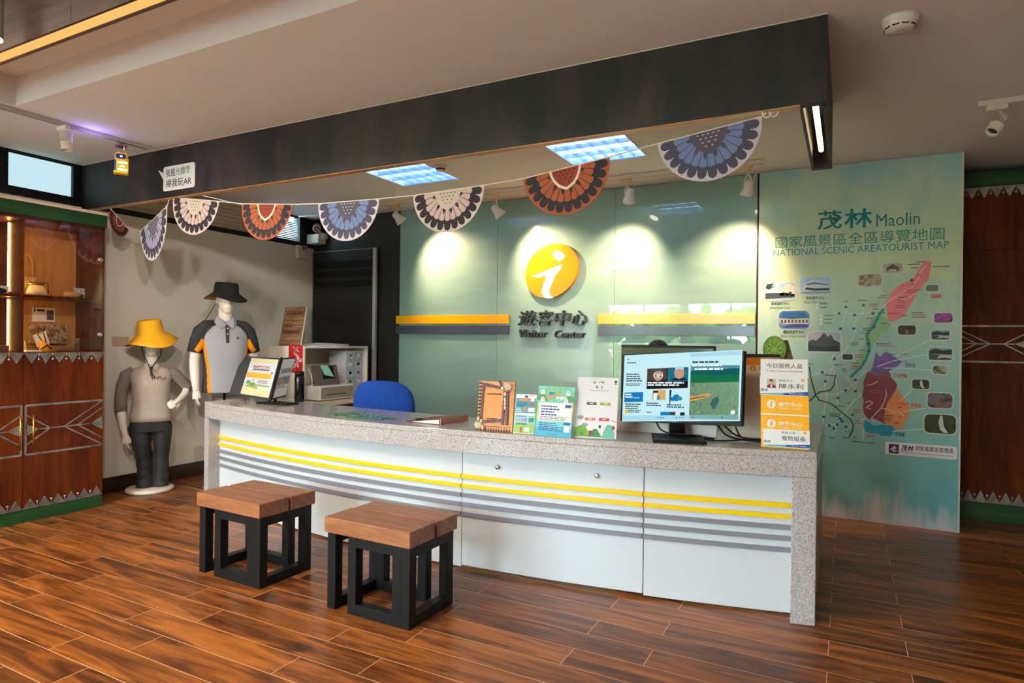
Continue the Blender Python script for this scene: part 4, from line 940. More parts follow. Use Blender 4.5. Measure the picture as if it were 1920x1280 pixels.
for (x0, y0, x1, y1), lab in (((210, 631, 240, 648), 'beige wall plate behind the yellow hat, beside the cabinet'), ((463, 624, 474, 648), 'grey wall plate behind the black and grey polo shirt')):
    a, b = onx(x0, y1, XL), onx(x1, y0, XL)
    tag(MB().box((XL, a.y, a.z), (XL + .012, b.y, b.z)).build('wall_plate', pm('plate_beige', (182, 164, 146), .5), None, False, .003), lab, 'wall plate', 'blank wall plates')

# ================================================================== BUNTING
PENN_COL = {
 'orange': dict(base=(160, 86, 54), petal=(164, 88, 52), dark=(50, 46, 52), heart=(140, 62, 42), edge=(232, 210, 190), dots=(60, 34, 28)),
 'pale': dict(base=(204, 186, 180), petal=(198, 172, 168), dark=(48, 44, 50), heart=(198, 182, 168), edge=(198, 182, 168), dots=(40, 36, 40)),
 'blue': dict(base=(190, 184, 190), petal=(106, 122, 160), dark=(72, 70, 88), heart=(84, 78, 92), edge=(84, 78, 92), dots=(186, 186, 204)),
 'lavender': dict(base=(224, 218, 224), petal=(186, 182, 214), dark=(78, 72, 86), heart=(112, 100, 116), edge=(150, 136, 150), dots=(200, 196, 214))}
def pennant(label, p0, p1, kind, bend=0.0, lean=0.0):
    """half round butterfly-wing flag hung from its straight edge between p0 and p1"""
    p0, p1 = Vector(p0), Vector(p1); R = (p1 - p0).length / 2
    ux = (p1 - p0).normalized(); dn = Vector((0, 0, -1)); dn = (dn - ux * dn.dot(ux)).normalized(); nz = ux.cross(-dn).normalized()
    dn = (dn + nz * lean).normalized(); nz = ux.cross(-dn).normalized()
    c = (p0 + p1) / 2
    M = Matrix(((ux.x, -dn.x, nz.x, c.x), (ux.y, -dn.y, nz.y, c.y), (ux.z, -dn.z, nz.z, c.z), (0,0,0,1)))
    K = PENN_COL[kind]; mats = [pm('cloth_%s_%s' % (kind, k), v, .85) for k, v in K.items()]; B, P_, D, H, E, T = range(6)
    mb = MB()
    def pol(r, t): return (R * r * math.cos(t), -R * r * math.sin(t))
    arcn = [pol(1, PI * i / 40) for i in range(41)]
    mb.prism(arcn, -.0008, .0008, B)
    fl = []   # flat layers (points, height, colour)
    n = 13
    fl.append(([pol(.80, PI * i / 30) for i in range(31)] + [(-.0, -.0)], 1, D))
    for i in range(n):
        t = PI * (i + .5) / n; w = PI / n * .5
        pts = []
        for k in range(15):
            a = PI * k / 14; rr = .77 + .185 * math.sin(a) ** .7; tt = t + w * .93 * -math.cos(a); pts.append(pol(min(rr, .965), tt))
        fl.append((pts, 1.4, D))
    for i in range(n):
        t0 = PI * i / n + .014; t1 = PI * (i + 1) / n - .014
        if i in (0, n - 1): ro = .66
        elif i in (1, n - 2): ro = .64
        else: ro = .70
        fl.append(([pol(.26, t0), pol(ro, t0), pol(ro + .03, (t0 + t1) / 2), pol(ro, t1), pol(.26, t1)], 2, P_))
    for s in (-1, 1):
        for t, r0, r1, w in ((PI/2 + s * .2, .36, .58, .10), (PI/2 + s * .62, .34, .56, .10), (PI/2 + s * 1.25, .30, .46, .13)):
            fl.append(([pol(r0, t - w*.3), pol((r0+r1)/2, t - w), pol(r1, t), pol((r0+r1)/2, t + w), pol(r0, t + w*.3)], 2.6, D))
    hs = .34
    hp = [(-hs, 0), (-hs*.92, -.12), (-hs*.75, -.24), (-hs*.5, -.34), (-hs*.2, -.40), (0, -.43), (hs*.2, -.40), (hs*.5, -.34), (hs*.75, -.24), (hs*.92, -.12), (hs, 0)]
    fl.append(([(x * R * 1.1, y * R * 1.1) for x, y in hp], 3.0, E)); fl.append(([(x * R * .93, y * R * .95) for x, y in hp], 3.6, H))
    rn = random.Random(3)
    for yy, xs_ in ((-.06, (-.2, -.1, 0, .1, .2)), (-.14, (-.15, -.05, .05, .15)), (-.22, (-.12, 0, .12)), (-.30, (-.06, .06))):
        for xx in xs_: fl.append(([(R * (xx + .022 * math.cos(2*PI*k/6)), R * (yy + .014 * math.sin(2*PI*k/6))) for k in range(6)], 4.2, T))
    for pts, h, mi in fl:
        mb.sheet(pts, .0008 + h * .00025, mi)
        k = len(mb.f); mb.sheet(pts, -.0008 - h * .00025, mi); mb.f[k] = mb.f[k][::-1]
    # cloth bend about the hanging line
    out = []
    for x, y, z in mb.v: out.append(tuple(M @ Vector((x, y, z + bend * R * ((x / R) ** 2 - .3) * (.4 - y / R) ))))
    mb.v = out
    return tag(mb.build('pennant', mats), label, 'pennant', 'butterfly wing pennants on the cord')
PY = 3.05
def py(x, y): return ony(x, y, PY)
A0 = py(322, 369)
PENS = [((325, 370), (411, 377.5), 'pale', 'small pale pink pennant next to the corner of the cord, third from left'), ((454, 382), (549, 383), 'orange', 'orange pennant fourth from left, beside the blinds'), ((597, 382), (711, 372.5), 'blue', 'blue grey pennant hanging before the black wall, fifth from left'),
        ((775, 366.5), (908, 347), 'pale', 'large pale pink pennant between the left spotlights'), ((981, 335), (1143, 294), 'orange', 'large orange pennant in front of the right grid light'), ((1233, 269.5), (1428, 218.5), 'blue', 'largest blue grey pennant at the right end of the cord')]
cord = [Vector((-5.30, 2.99, 2.335))]
bp = [cord[0] + Vector((.01, .015, -.006))]
mid0 = ony(241.5, 430.5, 3.22); mid1 = ony(263, 433.5, 3.24)
q0 = ony(207, 391, 3.0); q1 = ony(313, 387, 3.06)
cordpts = [tuple(q0), tuple(mid0), tuple(mid1), tuple(q1), (A0.x, PY - .005, A0.z + .012)]
for a, b, k, lab in PENS: cordpts += [tuple(py(*a)), tuple(py(*b))]
e = py(1440, 213); cordpts.append((e.x, PY + .0, 2.384))
cd = thing('bunting_cord', 'pale cord carrying the butterfly wing pennants under the black beam', 'cord', tuple(A0))
MB().tube(cordpts, .0035, 6).build('cord_line', ROPE, cd, True)
kn = MB(); kk = py(1434, 214)
kn.tube([(kk.x + .012 * math.cos(t * .9) - .01 + t * .004, PY - .005 + .006 * math.sin(t * 1.7), kk.z - .004 + .014 * math.sin(t * .9)) for t in range(16)], .004, 6)
kn.build('knot', pm('knot_white', (236, 232, 226), .8), cd, True)
MB().ball(tuple(q1), .009).build('knot', ROPE, cd, True)
pennant('small brown orange pennant seen nearly edge on beside the cabinet top', q0, mid0, 'orange', 0, .0)
pennant('small lavender pennant turned sideways, second from left', mid1, q1, 'lavender', 0, .0)
for i, (a, b, k, lab) in enumerate(PENS): pennant(lab, py(*a), py(*b), k, 0, .03 if i % 2 else .015)

# ================================================================== THINGS ON AND BEHIND THE COUNTER
def quadM(bl, br, tl):
    """affine frame: local 0..1 across, 0..1 up, metres out towards the viewer"""
    u = br - bl; v = tl - bl; n = u.cross(v).normalized()
    return Matrix(((u.x, v.x, n.x, bl.x), (u.y, v.y, n.y, bl.y), (u.z, v.z, n.z, bl.z), (0,0,0,1)))
def slabq(mb, M, t, mi=0, x0=0, y0=0, x1=1, y1=1): return mb.box((x0, y0, -t), (x1, y1, 0), mi, M)
rnd = random.Random(21)
# --- framed bamboo-look sign with shells
def lean(bl, br, tl, dy):
    B = onz(*bl, TOPZ + .001); R = onz(*br, TOPZ + .001); T = ony(*tl, B.y + dy); return quadM(B, R, T)
Mf = lean((892.5, 806), (960.5, 810.5), (899.5, 713.4), .07)
fr = thing('shell_frame', 'amber framed board trimmed with cowrie shells, leftmost stand-up sign on the counter', 'sign', tuple(onz(926, 808, TOPZ)))
BAM = wood('bamboo_board', [(.3, (196, 122, 50)), (.7, (228, 156, 76))], 'Z', 2.0, .35)
slabq(MB(), Mf, .012).build('board', BAM, fr, True, .002)
z = MB(); slabq(z, Mf, .006, 0, .17, .2, .72, .84); z.v = [tuple(Vector(v) + (Mf.to_3x3() @ Vector((0,0,.004)))) for v in z.v]
z.build('inner_panel', pm('honey_panel', (214, 140, 60), .4), fr, True)
z = MB()
for i in range(14):
    y = i / 14; z.sheet([(0, y + .005), (.085, y + .005), (.085, y + .045), (.0, y + .03)], .002, 0, Mf); z.sheet([(.03, y + .05), (.085, y + .06), (.05, y + .068)], .002, 0, Mf)
for i in range(12):
    x = .1 + i * .072; z.sheet([(x, .0), (x + .055, .0), (x + .03, .075)], .002, 0, Mf); z.rect(x, .085, x + .06, .095, .002, 0, Mf)
z.build('dark_zigzag_band', pm('zigzag_brown', (58, 32, 18), .6), fr, True)
z = MB(); 
for a, b in (((.13, .93), (.66, .86)), ((.58, 1.0), (.68, .84)), ((.72, .14), (.74, .86)), ((.84, .14), (.82, .84)), ((.12, .17), (.70, .22)), ((.12, .2), (.14, .92))): z.stroke([a, b], .06, .0085, 0, Mf)
z.build('braid', mottled('plum_braid', (70, 44, 60), (150, 118, 120), 160, .9), fr, True)
SHELL = pm('cowrie_shell', (238, 218, 190), .3)
for x, y, rx in ((.66, .85, .10), (.76, .74, .05), (.765, .63, .05), (.77, .55, .05), (.775, .47, .05), (.06, .22, .06), (.15, .18, .06), (.20, .06, .06), (.05, .08, .07)):
    c_ = Mf @ Vector((x, y, .01)); MB().ball(tuple(c_), (.0085, .006, .012), 0, 12, 8).build('shell', SHELL, fr, True)
for cx, cy, rr in ((.82, .88, .055), (.07, .10, .045)):
    z = MB()
    for k in range(16):
        a = 2 * PI * k / 16; p0 = Mf @ Vector((cx, cy, .01)); p1 = Mf @ Vector((cx + .14 * rr / .055 * math.cos(a), cy + .095 * rr / .055 * math.sin(a), .014)); z.tube([tuple(p0), tuple(p1)], [.003, .002], 6)
    z.ball(tuple(Mf @ Vector((cx, cy, .016))), .006); z.build('shell_rosette', SHELL, fr, True)
z = MB(); bars(z, .25, .72, .66, .755, 1, 0, Mf, .0052, rnd, .8, 0); bars(z, .28, .23, .62, .255, 1, 0, Mf, .0052, rnd, .8, .2); z.build('print', pm('burnt_print', (96, 54, 22), .6), fr, True)
# --- small price flyer
Mq = lean((962, 812), (1001, 814), (968.6, 738.4), .06)
fl = thing('flyer_stand', 'narrow blue green flyer with big numbers, standing beside the shell frame', 'flyer', tuple(onz(982, 813, TOPZ)))
slabq(MB(), Mq, .003).build('card', PAPER, fl, True)
C1 = pm('fl_teal', (70, 160, 176), .45); C2 = pm('fl_green', (150, 196, 96), .45); C3 = pm('fl_orange', (240, 140, 50), .45); C4 = pm('fl_navy', (30, 70, 130), .45); C5 = pm('fl_red', (206, 60, 60), .45); C6 = pm('fl_dkgreen', (60, 130, 70), .45); C7 = pm('fl_ltblue', (150, 210, 228), .45)
z = MB(); z.rect(.02, .52, .98, .90, .0006, 0, Mq); z.rect(.02, .02, .98, .24, .0006, 1, Mq); z.rect(.02, .24, .98, .46, .0006, 6, Mq); z.disc(.5, .94, .09, .0009, 3, Mq, 12, .03); z.disc(.8, .74, .12, .0010, 4, Mq, 12, .04)
z.rect(.2, .83, .72, .885, .0010, 2, Mq); z.rect(.72, .82, .9, .90, .001, 7, Mq); z.rect(.62, .56, .94, .66, .001, 7, Mq); z.rect(.7, .3, .95, .40, .001, 5, Mq); z.rect(.1, .225, .62, .265, .001, 5, Mq); z.rect(.52, .06, .76, .16, .001, 7, Mq)
z.text('5', .47, .62, .17, .11, .0012, 2, Mq, .04).text('1', .36, .10, .10, .13, .0012, 4, Mq, .04).text('100', .20, .345, .22, .07, .0012, 2, Mq, .03).text('免費', .48, .345, .26, .07, .0012, 4, Mq, .02)
bars(z, .05, .68, .6, .8, 3, 3, Mq, .0012, rnd); bars(z, .05, .54, .38, .66, 3, 7, Mq, .0012, rnd); bars(z, .08, .42, .9, .47, 1, 3, Mq, .0012, rnd); bars(z, .65, .955, .95, .985, 1, 4, Mq, .0012, rnd)
z.build('print', [C1, C2, C3, C4, C5, C6, C7, PAPER], fl, True)
# --- green notice with little white ghosts
Mq = lean((1002, 815.5), (1070, 821), (1011, 723), .07)
nt = thing('notice_stand', 'green and blue notice with white ghost shapes, standing in the middle of the counter signs', 'notice', tuple(onz(1036, 818, TOPZ)))
slabq(MB(), Mq, .003).build('card', picture('green_blue_card', [(120, 196, 150), (96, 180, 130), (110, 200, 190), (140, 206, 160)], 7), nt, True)
z = MB(); z.rect(0, 0, 1, .17, .0004, 2, Mq); z.rect(0, .17, 1, .30, .0004, 6, Mq); z.rect(.0, .3, .04, .7, .0005, 7, Mq); z.rect(.96, .3, 1, .7, .0005, 7, Mq)
z.rect(.06, .30, .97, .67, .0007, 1, Mq)
z.sheet([(.0, .7), (.0, .84), (.12, .88), (.22, .8), (.3, .7)], .0008, 9, Mq); z.sheet([(.75, .7), (.85, .82), (1, .8), (1, .7)], .0008, 9, Mq)
for gx, gy in ((.13, .87), (.14, .72), (.83, .86), (.80, .70)):
    z.sheet([(gx - .08, gy - .035), (gx - .05, gy + .0), (gx - .045, gy + .04), (gx, gy + .065), (gx + .045, gy + .04), (gx + .05, gy), (gx + .08, gy - .035), (gx + .03, gy - .028), (gx, gy - .04), (gx - .03, gy - .028)], .0011, 1, Mq); z.text('?', gx, gy + .018, .03, .045, .0014, 8, Mq, .02)
z.text('限時', .40, .855, .19, .06, .0014, 3, Mq, .03).text('加碼', .60, .85, .19, .06, .0014, 4, Mq, .03).text('旅遊', .36, .775, .24, .075, .0014, 4, Mq, .035).text('好禮送', .65, .77, .28, .07, .0014, 1, Mq, .03)
bars(z, .12, .40, .72, .62, 4, 3, Mq, .0012, rnd, .5); bars(z, .1, .31, .95, .40, 3, 8, Mq, .0012, rnd, .35); bars(z, .1, .1, .8, .27, 5, 3, Mq, .0012, rnd, .5); bars(z, .35, .03, .7, .05, 1, 3, Mq, .0012, rnd)
z.rect(.78, .58, .95, .64, .0012, 3, Mq); z.rect(.78, .24, .95, .29, .0012, 3, Mq); z.rect(.80, .10, .95, .22, .0012, 1, Mq)
z.build('print', [C1, PAPER, pm('nt_blue', (60, 170, 196), .45), pm('nt_royal', (36, 70, 150), .45), C3, C5, pm('nt_aqua', (110, 200, 200), .45), pm('nt_lime', (170, 210, 80), .45), INK, pm('nt_forest', (70, 150, 80), .45)], nt, True)
# --- white poster with four coloured tags and hills
Mq = lean((1077, 819.5), (1155, 823.5), (1084, 706.4), .08)
po = thing('poster_stand', 'tall white poster with painted green hills, standing beside the monitor', 'poster', tuple(onz(1116, 821, TOPZ)))
slabq(MB(), Mq, .004).build('card', pm('poster_white', (240, 238, 240), .35), po, True)
mats = [INK, pm('po_grey', (84, 84, 84), .5), pm('po_olive', (156, 176, 60), .5), pm('po_orange', (220, 120, 70), .5), pm('po_red', (200, 64, 64), .5), pm('po_green', (120, 170, 60), .5), pm('po_forest', (70, 140, 80), .5), pm('po_teal', (110, 190, 170), .5), pm('po_stone', (160, 166, 172), .5), pm('po_pink', (190, 70, 110), .5), PAPER, pm('po_maroon', (130, 60, 50), .5)]
z = MB()
z.rect(.25, .54, .49, .585, .0008, 1, Mq); z.rect(.58, .54, .83, .585, .0008, 2, Mq); z.rect(.23, .285, .48, .33, .0008, 3, Mq); z.rect(.57, .285, .82, .33, .0008, 4, Mq)
for x0, y0 in ((.33, .555), (.67, .555), (.31, .30), (.65, .30)): bars(z, x0, y0, x0 + .09, y0 + .018, 1, 10, Mq, .0012, rnd, .9, 0)
z.sheet([(.0, .02), (.0, .12), (.05, .18), (.15, .21), (.24, .19), (.31, .12), (.33, .02)], .0008, 5, Mq); z.sheet([(.30, .02), (.36, .06), (.45, .15), (.54, .15), (.62, .06), (.66, .02)], .0009, 6, Mq); z.sheet([(.65, .01), (.70, .12), (.77, .22), (.86, .23), (.93, .15), (.97, .01)], .0010, 7, Mq)
z.disc(.12, .33, .08, .0009, 8, Mq, 14, .035); z.disc(.24, .215, .07, .0011, 8, Mq, 12, .03); z.disc(.92, .18, .045, .0013, 9, Mq, 12, .035); z.disc(.60, .19, .03, .0012, 1, Mq, 10, .03); z.disc(.17, .07, .06, .0012, 6, Mq, 10, .025); z.rect(.33, .05, .44, .12, .0012, 11, Mq)
for cx, cy, k in ((.42, .915, 3), (.55, .92, 1), (.62, .92, 2), (.48, .835, 3), (.60, .83, 3)):
    for j in range(k + 1):
        a0 = rnd.uniform(0, 3); z.stroke([(cx + .035 * math.cos(a0), cy + .022 * math.sin(a0)), (cx + .01 * math.cos(a0 + 2), cy + .01 * math.sin(a0 + 2)), (cx - .03 * math.cos(a0 + .6), cy - .02 * math.sin(a0 + .6))], .008, .001, 0, Mq)
bars(z, .30, .775, .78, .785, 1, 8, Mq, .001, rnd, .9, 0); z.rect(.90, .89, .965, .905, .001, 0, Mq); z.rect(.905, .915, .96, .95, .001, 0, Mq); z.stroke([(.86, .30), (.98, .27)], .01, .001, 4, Mq)
z.build('print', mats, po, True)
# --- monitor with the visitor page
B = ony(1163, 789, 3.53); R = ony(1391, 799.5, 3.40); T = ony(1168, 664, 3.545)
Mq = quadM(B, R, T)
mo = thing('computer_monitor', 'black computer monitor with lit screen on the right of the counter', 'monitor', (-.80, 3.42, TOPZ))
slabq(MB(), Mq, .035).build('housing', MATTEB, mo, True, .003)
def ms(x, y):
    u = (x - 152) / 1243; return (u, 1 - (y - (240 + 24 * u)) / (696 + 34 * u))
def scr(nm, c, s=.95): return em('screen_' + nm, c, s)
sm = [scr('page', (196, 236, 242)), scr('black', (24, 24, 30)), scr('blue', (24, 120, 190)), scr('text', (60, 84, 96)), scr('white', (236, 250, 250)), scr('pale', (168, 216, 232)), scr('skin', (196, 150, 130)), scr('teal', (30, 110, 130)), scr('suit', (30, 36, 44)), scr('orange', (214, 170, 100)), scr('sky', (70, 140, 150)), scr('hair', (84, 66, 56)), scr('yellow', (230, 190, 40))]
z = MB(); q4 = lambda x0, y0, x1, y1, m, h=.0012: z.sheet([ms(x0, y1), ms(x1, y1), ms(x1, y0), ms(x0, y0)], h, m, Mq)
q4(172, 252, 1376, 940, 0, .0006)
z.build('screen', sm, mo, True, label='lit pale blue screen')
z = MB()
q4(172, 878, 1368, 930, 5); q4(880, 262, 1370, 300, 5); q4(190, 640, 400, 740, 2); q4(435, 400, 868, 610, 1); q4(440, 402, 648, 520, 11, .0014); q4(656, 406, 866, 540, 7, .0014)
for cx, cy, sk in ((556, 470, 1), (775, 455, 0)):
    a = ms(cx, cy); z.disc(a[0], a[1], .042, .0017, 6, Mq, 16, .085)
    z.sheet([ms(cx - 46, cy - 30), ms(cx - 40, cy - 62), ms(cx, cy - 70), ms(cx + 40, cy - 62), ms(cx + 46, cy - 30), ms(cx, cy - 42)], .0019, 3 if sk else 5, Mq)
    z.sheet([ms(cx - 90, cy + 75), ms(cx - 60, cy + 55), ms(cx, cy + 48), ms(cx + 60, cy + 55), ms(cx + 90, cy + 75)], .0016, 8, Mq)
z.sheet([ms(505, 462), ms(605, 468), ms(603, 492), ms(565, 494), ms(556, 480), ms(545, 492), ms(508, 488)], .0021, 4, Mq); z.sheet([ms(516, 470), ms(545, 472), ms(543, 486), ms(518, 484)], .0023, 1, Mq); z.sheet([ms(566, 474), ms(596, 476), ms(594, 489), ms(568, 488)], .0023, 1, Mq)
q4(435, 540, 868, 610, 1, .0021)
def mbar(x0, y0, x1, y1, n, m):
    a, b = ms(x0, y1), ms(x1, y0); bars(z, a[0], a[1], b[0], b[1], n, m, Mq, .0025, rnd, .6, .25)
mbar(445, 545, 855, 580, 2, 4); mbar(205, 445, 390, 530, 4, 3); mbar(205, 548, 385, 572, 2, 3); mbar(205, 325, 320, 342, 1, 3); mbar(440, 750, 610, 785, 2, 3); mbar(660, 770, 850, 806, 2, 3); mbar(205, 755, 385, 815, 3, 3); mbar(240, 820, 385, 850, 2, 3); mbar(445, 840, 500, 856, 1, 3); mbar(905, 345, 1230, 368, 1, 3); mbar(210, 285, 230, 305, 1, 3); mbar(200, 650, 290, 700, 2, 4); mbar(300, 690, 380, 705, 1, 5)
q4(500, 622, 642, 725, 9, .0013); q4(510, 630, 560, 660, 1, .0016); q4(515, 650, 555, 722, 4, .0017); q4(550, 680, 582, 722, 10, .0018); q4(595, 845, 752, 880, 2, .0014); q4(695, 848, 750, 880, 11, .0016); q4(800, 852, 846, 884, 8, .0014); q4(202, 822, 240, 856, 12, .0014)
a = ms(755, 705); z.disc(a[0], a[1], .03, .0014, 2, Mq, 14, .05); z.disc(a[0] + .03, a[1] - .01, .02, .0015, 10, Mq, 12, .03); z.disc(a[0] - .03, a[1] - .02, .02, .0015, 2, Mq, 12, .03)
for i, x in enumerate((568, 600, 625, 765, 800, 833, 868, 900, 932, 1210)): a = ms(x, 905); z.disc(a[0], a[1], .006, .0015, (2, 3, 3, 3, 2, 10, 12, 9, 3, 3)[i], Mq, 8, .011)
z.build('page_content', sm, mo, True)
z = MB(); z.sheet([ms(890, 915), ms(1358, 928), ms(1358, 400), ms(890, 380)], .0012, 0, Mq); 
z.build('forest_picture', picture('screen_forest', [(12, 44, 20), (30, 84, 36), (64, 124, 46), (24, 66, 36), (104, 154, 70)], 60, .3, (1,1,1), .9), mo, True)
z = MB()
z.sheet([ms(890, 480), ms(1010, 470), ms(1130, 500), ms(1250, 480), ms(1358, 500), ms(1358, 430), ms(1280, 425), ms(1180, 440), ms(1060, 415), ms(960, 428), ms(890, 410)], .0016, 0, Mq); z.sheet([ms(890, 440), ms(960, 428), ms(1060, 415), ms(1180, 440), ms(1280, 425), ms(1358, 430), ms(1358, 400), ms(890, 380)], .0018, 1, Mq)
z.sheet([ms(890, 560), ms(1358, 560), ms(1358, 500), ms(1250, 480), ms(1130, 500), ms(1010, 470), ms(890, 480)], .0015, 2, Mq)
z.sheet([ms(890, 742), ms(960, 735), ms(1080, 700), ms(1110, 670), ms(1020, 672), ms(960, 690), ms(890, 690)], .0018, 3, Mq); z.sheet([ms(890, 725), ms(1060, 700), ms(1040, 692), ms(890, 712)], .0020, 4, Mq); z.sheet([ms(1090, 770), ms(1120, 715), ms(1165, 700), ms(1180, 740), ms(1150, 800), ms(1125, 830)], .0017, 5, Mq)
mbar(900, 385, 1240, 398, 1, 6); mbar(930, 415, 1260, 438, 1, 6); a = ms(1310, 855); z.disc(a[0], a[1], .016, .002, 6, Mq, 14, .03)
z.build('page_picture_details', [scr('hill', (20, 90, 92)), scr('sky2', (84, 140, 156)), scr('woods', (24, 110, 70)), scr('roof', (210, 160, 90)), scr('roof2', (120, 90, 50)), scr('pond', (64, 100, 96)), scr('white', (236, 250, 250))], mo, True)
a = ms(748, 950); MB().text('acer', a[0], a[1] + .006, .046, .017, .0012, 0, Mq, .02, 0, .0).build('maker_mark', pm('mark_grey', (150, 150, 154), .4), mo, True)
nb = onz(1275, 826, TOPZ)
fb = [onz(1223.6, 830.5, TOPZ), onz(1325, 834.5, TOPZ)]; ud = (fb[1] - fb[0]).normalized(); vd2 = Vector((-ud.y, ud.x, 0))
Ms = Matrix(((ud.x, vd2.x, 0, fb[0].x), (ud.y, vd2.y, 0, fb[0].y + .012), (0, 0, 1, TOPZ + .0005), (0,0,0,1))); wb_ = (fb[1] - fb[0]).length
MB().box((0, 0, 0), (wb_, .25, .016), 0, Ms).build('stand_base', MATTEB, mo, True, .004)
MB().prism([(.34 * wb_, .205), (.66 * wb_, .205), (.66 * wb_, .235), (.34 * wb_, .235)], .015, .26, 0, Ms).build('stand_neck', GLOSSB, mo, True, .003)
# --- second monitor behind, its back towards the hall
r0, r1 = ony(1166, 646, 3.84), ony(1342, 648, 3.84)
m2 = thing('computer_monitor', 'dark monitor turned away, its glossy dark back painted with a brown reflection, rising behind the lit monitor', 'monitor', ((r0.x + r1.x) / 2, 3.72, TOPZ))
MB().box((r0.x, 3.83, 1.0), (r1.x, 3.86, r0.z)).build('housing', MATTEB, m2, True, .003)
MB().box((r0.x + .008, 3.824, 1.02), (r1.x - .008, 3.8295, r0.z - .014)).build('back_cover', pm('brown_reflection_back', (66, 36, 24), .12), m2, True, .002)  # brown base colour stands in for the room reflected in dark gloss
xm = (r0.x + r1.x) / 2
MB().box((xm - .03, 3.76, TOPZ + .0125), (xm + .03, 3.823, 1.1)).box((xm - .12, 3.63, TOPZ + .0005), (xm + .12, 3.775, TOPZ + .012)).build('stand', MATTEB, m2, True, .003)
# --- white boards standing on the counter behind the monitors
tag(MB().box((-1.62, 3.60, TOPZ), (-.62, 3.618, .955)).build('desk_divider', pm('white_divider', (226, 214, 204), .3), None, False, .003), 'low white divider board on the counter behind the monitor', 'divider')
p0, p1 = ony(1374, 664, 3.72), ony(1462, 666, 3.72)
ntb = thing('notice_board', 'white board with orange band and black top edge between monitor and name rack', 'notice board', ((p0.x + p1.x) / 2, 3.72, TOPZ))
MB().box((p0.x, 3.72, TOPZ + .0005), (p1.x, 3.732, p0.z)).build('board', pm('board_cream', (226, 200, 176), .22), ntb, True, .002)
MB().box((p0.x - .003, 3.715, p0.z - .012), (p1.x + .003, 3.735, p0.z + .004)).build('top_edge', MATTEB, ntb, True, .002)
Mn = frame_y(0, 3.7195, 0)
def nz_(y): return ony(1410, y, 3.72).z
z = MB().rect(p0.x, nz_(684), p1.x, nz_(671), .0004, 0, Mn); z.rect(p0.x, nz_(673), p1.x, nz_(668), .0003, 1, Mn); z.build('orange_band', [pm('band_orange', (226, 140, 30), .3), pm('band_brown', (168, 100, 70), .3)], ntb, True)
c_ = ony(1412, 690, 3.7195); z = MB().rect(p0.x, nz_(700), p1.x, nz_(684.5), .0003, 2, Mn).disc(c_.x, c_.z, .016, .0008, 0, Mn, 20).text('i', c_.x, c_.z, .006, .02, .0011, 2, Mn, .02, 0, .2).text('遊客中心', c_.x + .068, c_.z + .003, .075, .018, .0008, 1, Mn, .012)
z.build('badge', [pm('band_orange', (226, 140, 30), .3), INK, pm('badge_cream', (240, 220, 204), .35)], ntb, True)
# --- cables
cz = TOPZ + .006
cbl = thing('monitor_cables', 'bundle of black cables running from the monitor to the name card rack', 'cable', (-.45, 3.5, TOPZ))
def cabl(pts, r=.0045):
    P = [Vector(p) for p in pts]; out = []
    for i in range(len(P) - 1):
        a, b, c, d = P[max(i-1, 0)], P[i], P[i+1], P[min(i+2, len(P)-1)]
        for k in range(6):
            t = k / 6; out.append(.5 * ((2*b) + (c - a) * t + (2*a - 5*b + 4*c - d) * t * t + (-a + 3*b - 3*c + d) * t ** 3))
    return MB().tube([tuple(p) for p in out + [P[-1]]], r, 8)
for k, pts in enumerate(([(-.60, 3.47, .93), (-.56, 3.50, .87), (-.50, 3.54, .845), (-.42, 3.55, cz), (-.33, 3.53, cz), (-.22, 3.58, cz)], [(-.57, 3.47, .93), (-.52, 3.49, .88), (-.46, 3.54, .85), (-.40, 3.54, cz + .008), (-.30, 3.545, cz + .008), (-.2, 3.60, cz)],
    [(-.50, 3.44, .92), (-.48, 3.47, .87), (-.44, 3.53, .85), (-.36, 3.56, cz + .01), (-.25, 3.57, cz)], [(-.70, 3.50, cz), (-.60, 3.47, cz), (-.52, 3.52, cz), (-.44, 3.56, cz + .008), (-.34, 3.555, cz + .012), (-.2, 3.62, cz)],
    [(-.93, 3.50, .92), (-.90, 3.47, .88), (-.85, 3.46, .86), (-.76, 3.44, .862), (-.68, 3.50, .845), (-.62, 3.52, cz)])): cabl(pts).build('cable', MATTEB, cbl, True)
# --- name card rack
B = onz(1427, 837.5, TOPZ + .001); R = onz(1517, 844, TOPZ + .001); T = ony(1426, 672.5, B.y + .055)
Mq = quadM(B, R, T)
nr = thing('name_card_rack', 'yellow sloping name card rack at the right end of the counter', 'name card rack', tuple((B + R) / 2))
slabq(MB(), Mq, .006, 0, 0, 0, 1, .99).build('back_plate', pm('rack_yellow', (250, 184, 20), .35), nr, True, .001)
u3, v3 = (R - B), (T - B); ln = Vector((-u3.y, u3.x, 0)).normalized()
MB().add([tuple(B + ln * .01), tuple(R + ln * .01), tuple(R + ln * .14), tuple(B + ln * .14), tuple(B + v3 * .62 + ln * .012), tuple(R + v3 * .62 + ln * .012)], [(0,1,2,3), (0,4,5,1), (3,2,5,4), (0,3,4), (1,5,2)], 0).build('support', pm('rack_tan', (206, 180, 146), .4), nr, True)
def rr_(x0, y0, x1, y1): return ((x0 - 330) / 512, 1 - (y1 - 250) / 985, (x1 - 330) / 512, 1 - (y0 - 250) / 985)
a = rr_(330, 250, 842, 442); z = MB(); z.box((a[0], a[1], .0005), (a[2], a[3], .003), 0, Mq)
z.build('header_plate', PAPER, nr, True)
MB().text('今日服務人員', .51, rr_(0, 325, 0, 325)[1], .76, .058, .0034, 0, Mq, .004).text("Today's Service Personnel", .51, rr_(0, 385, 0, 385)[1], .76, .026, .0034, 0, Mq, .004).build('header_words', pm('brown_ink', (84, 62, 48), .5), nr, True)
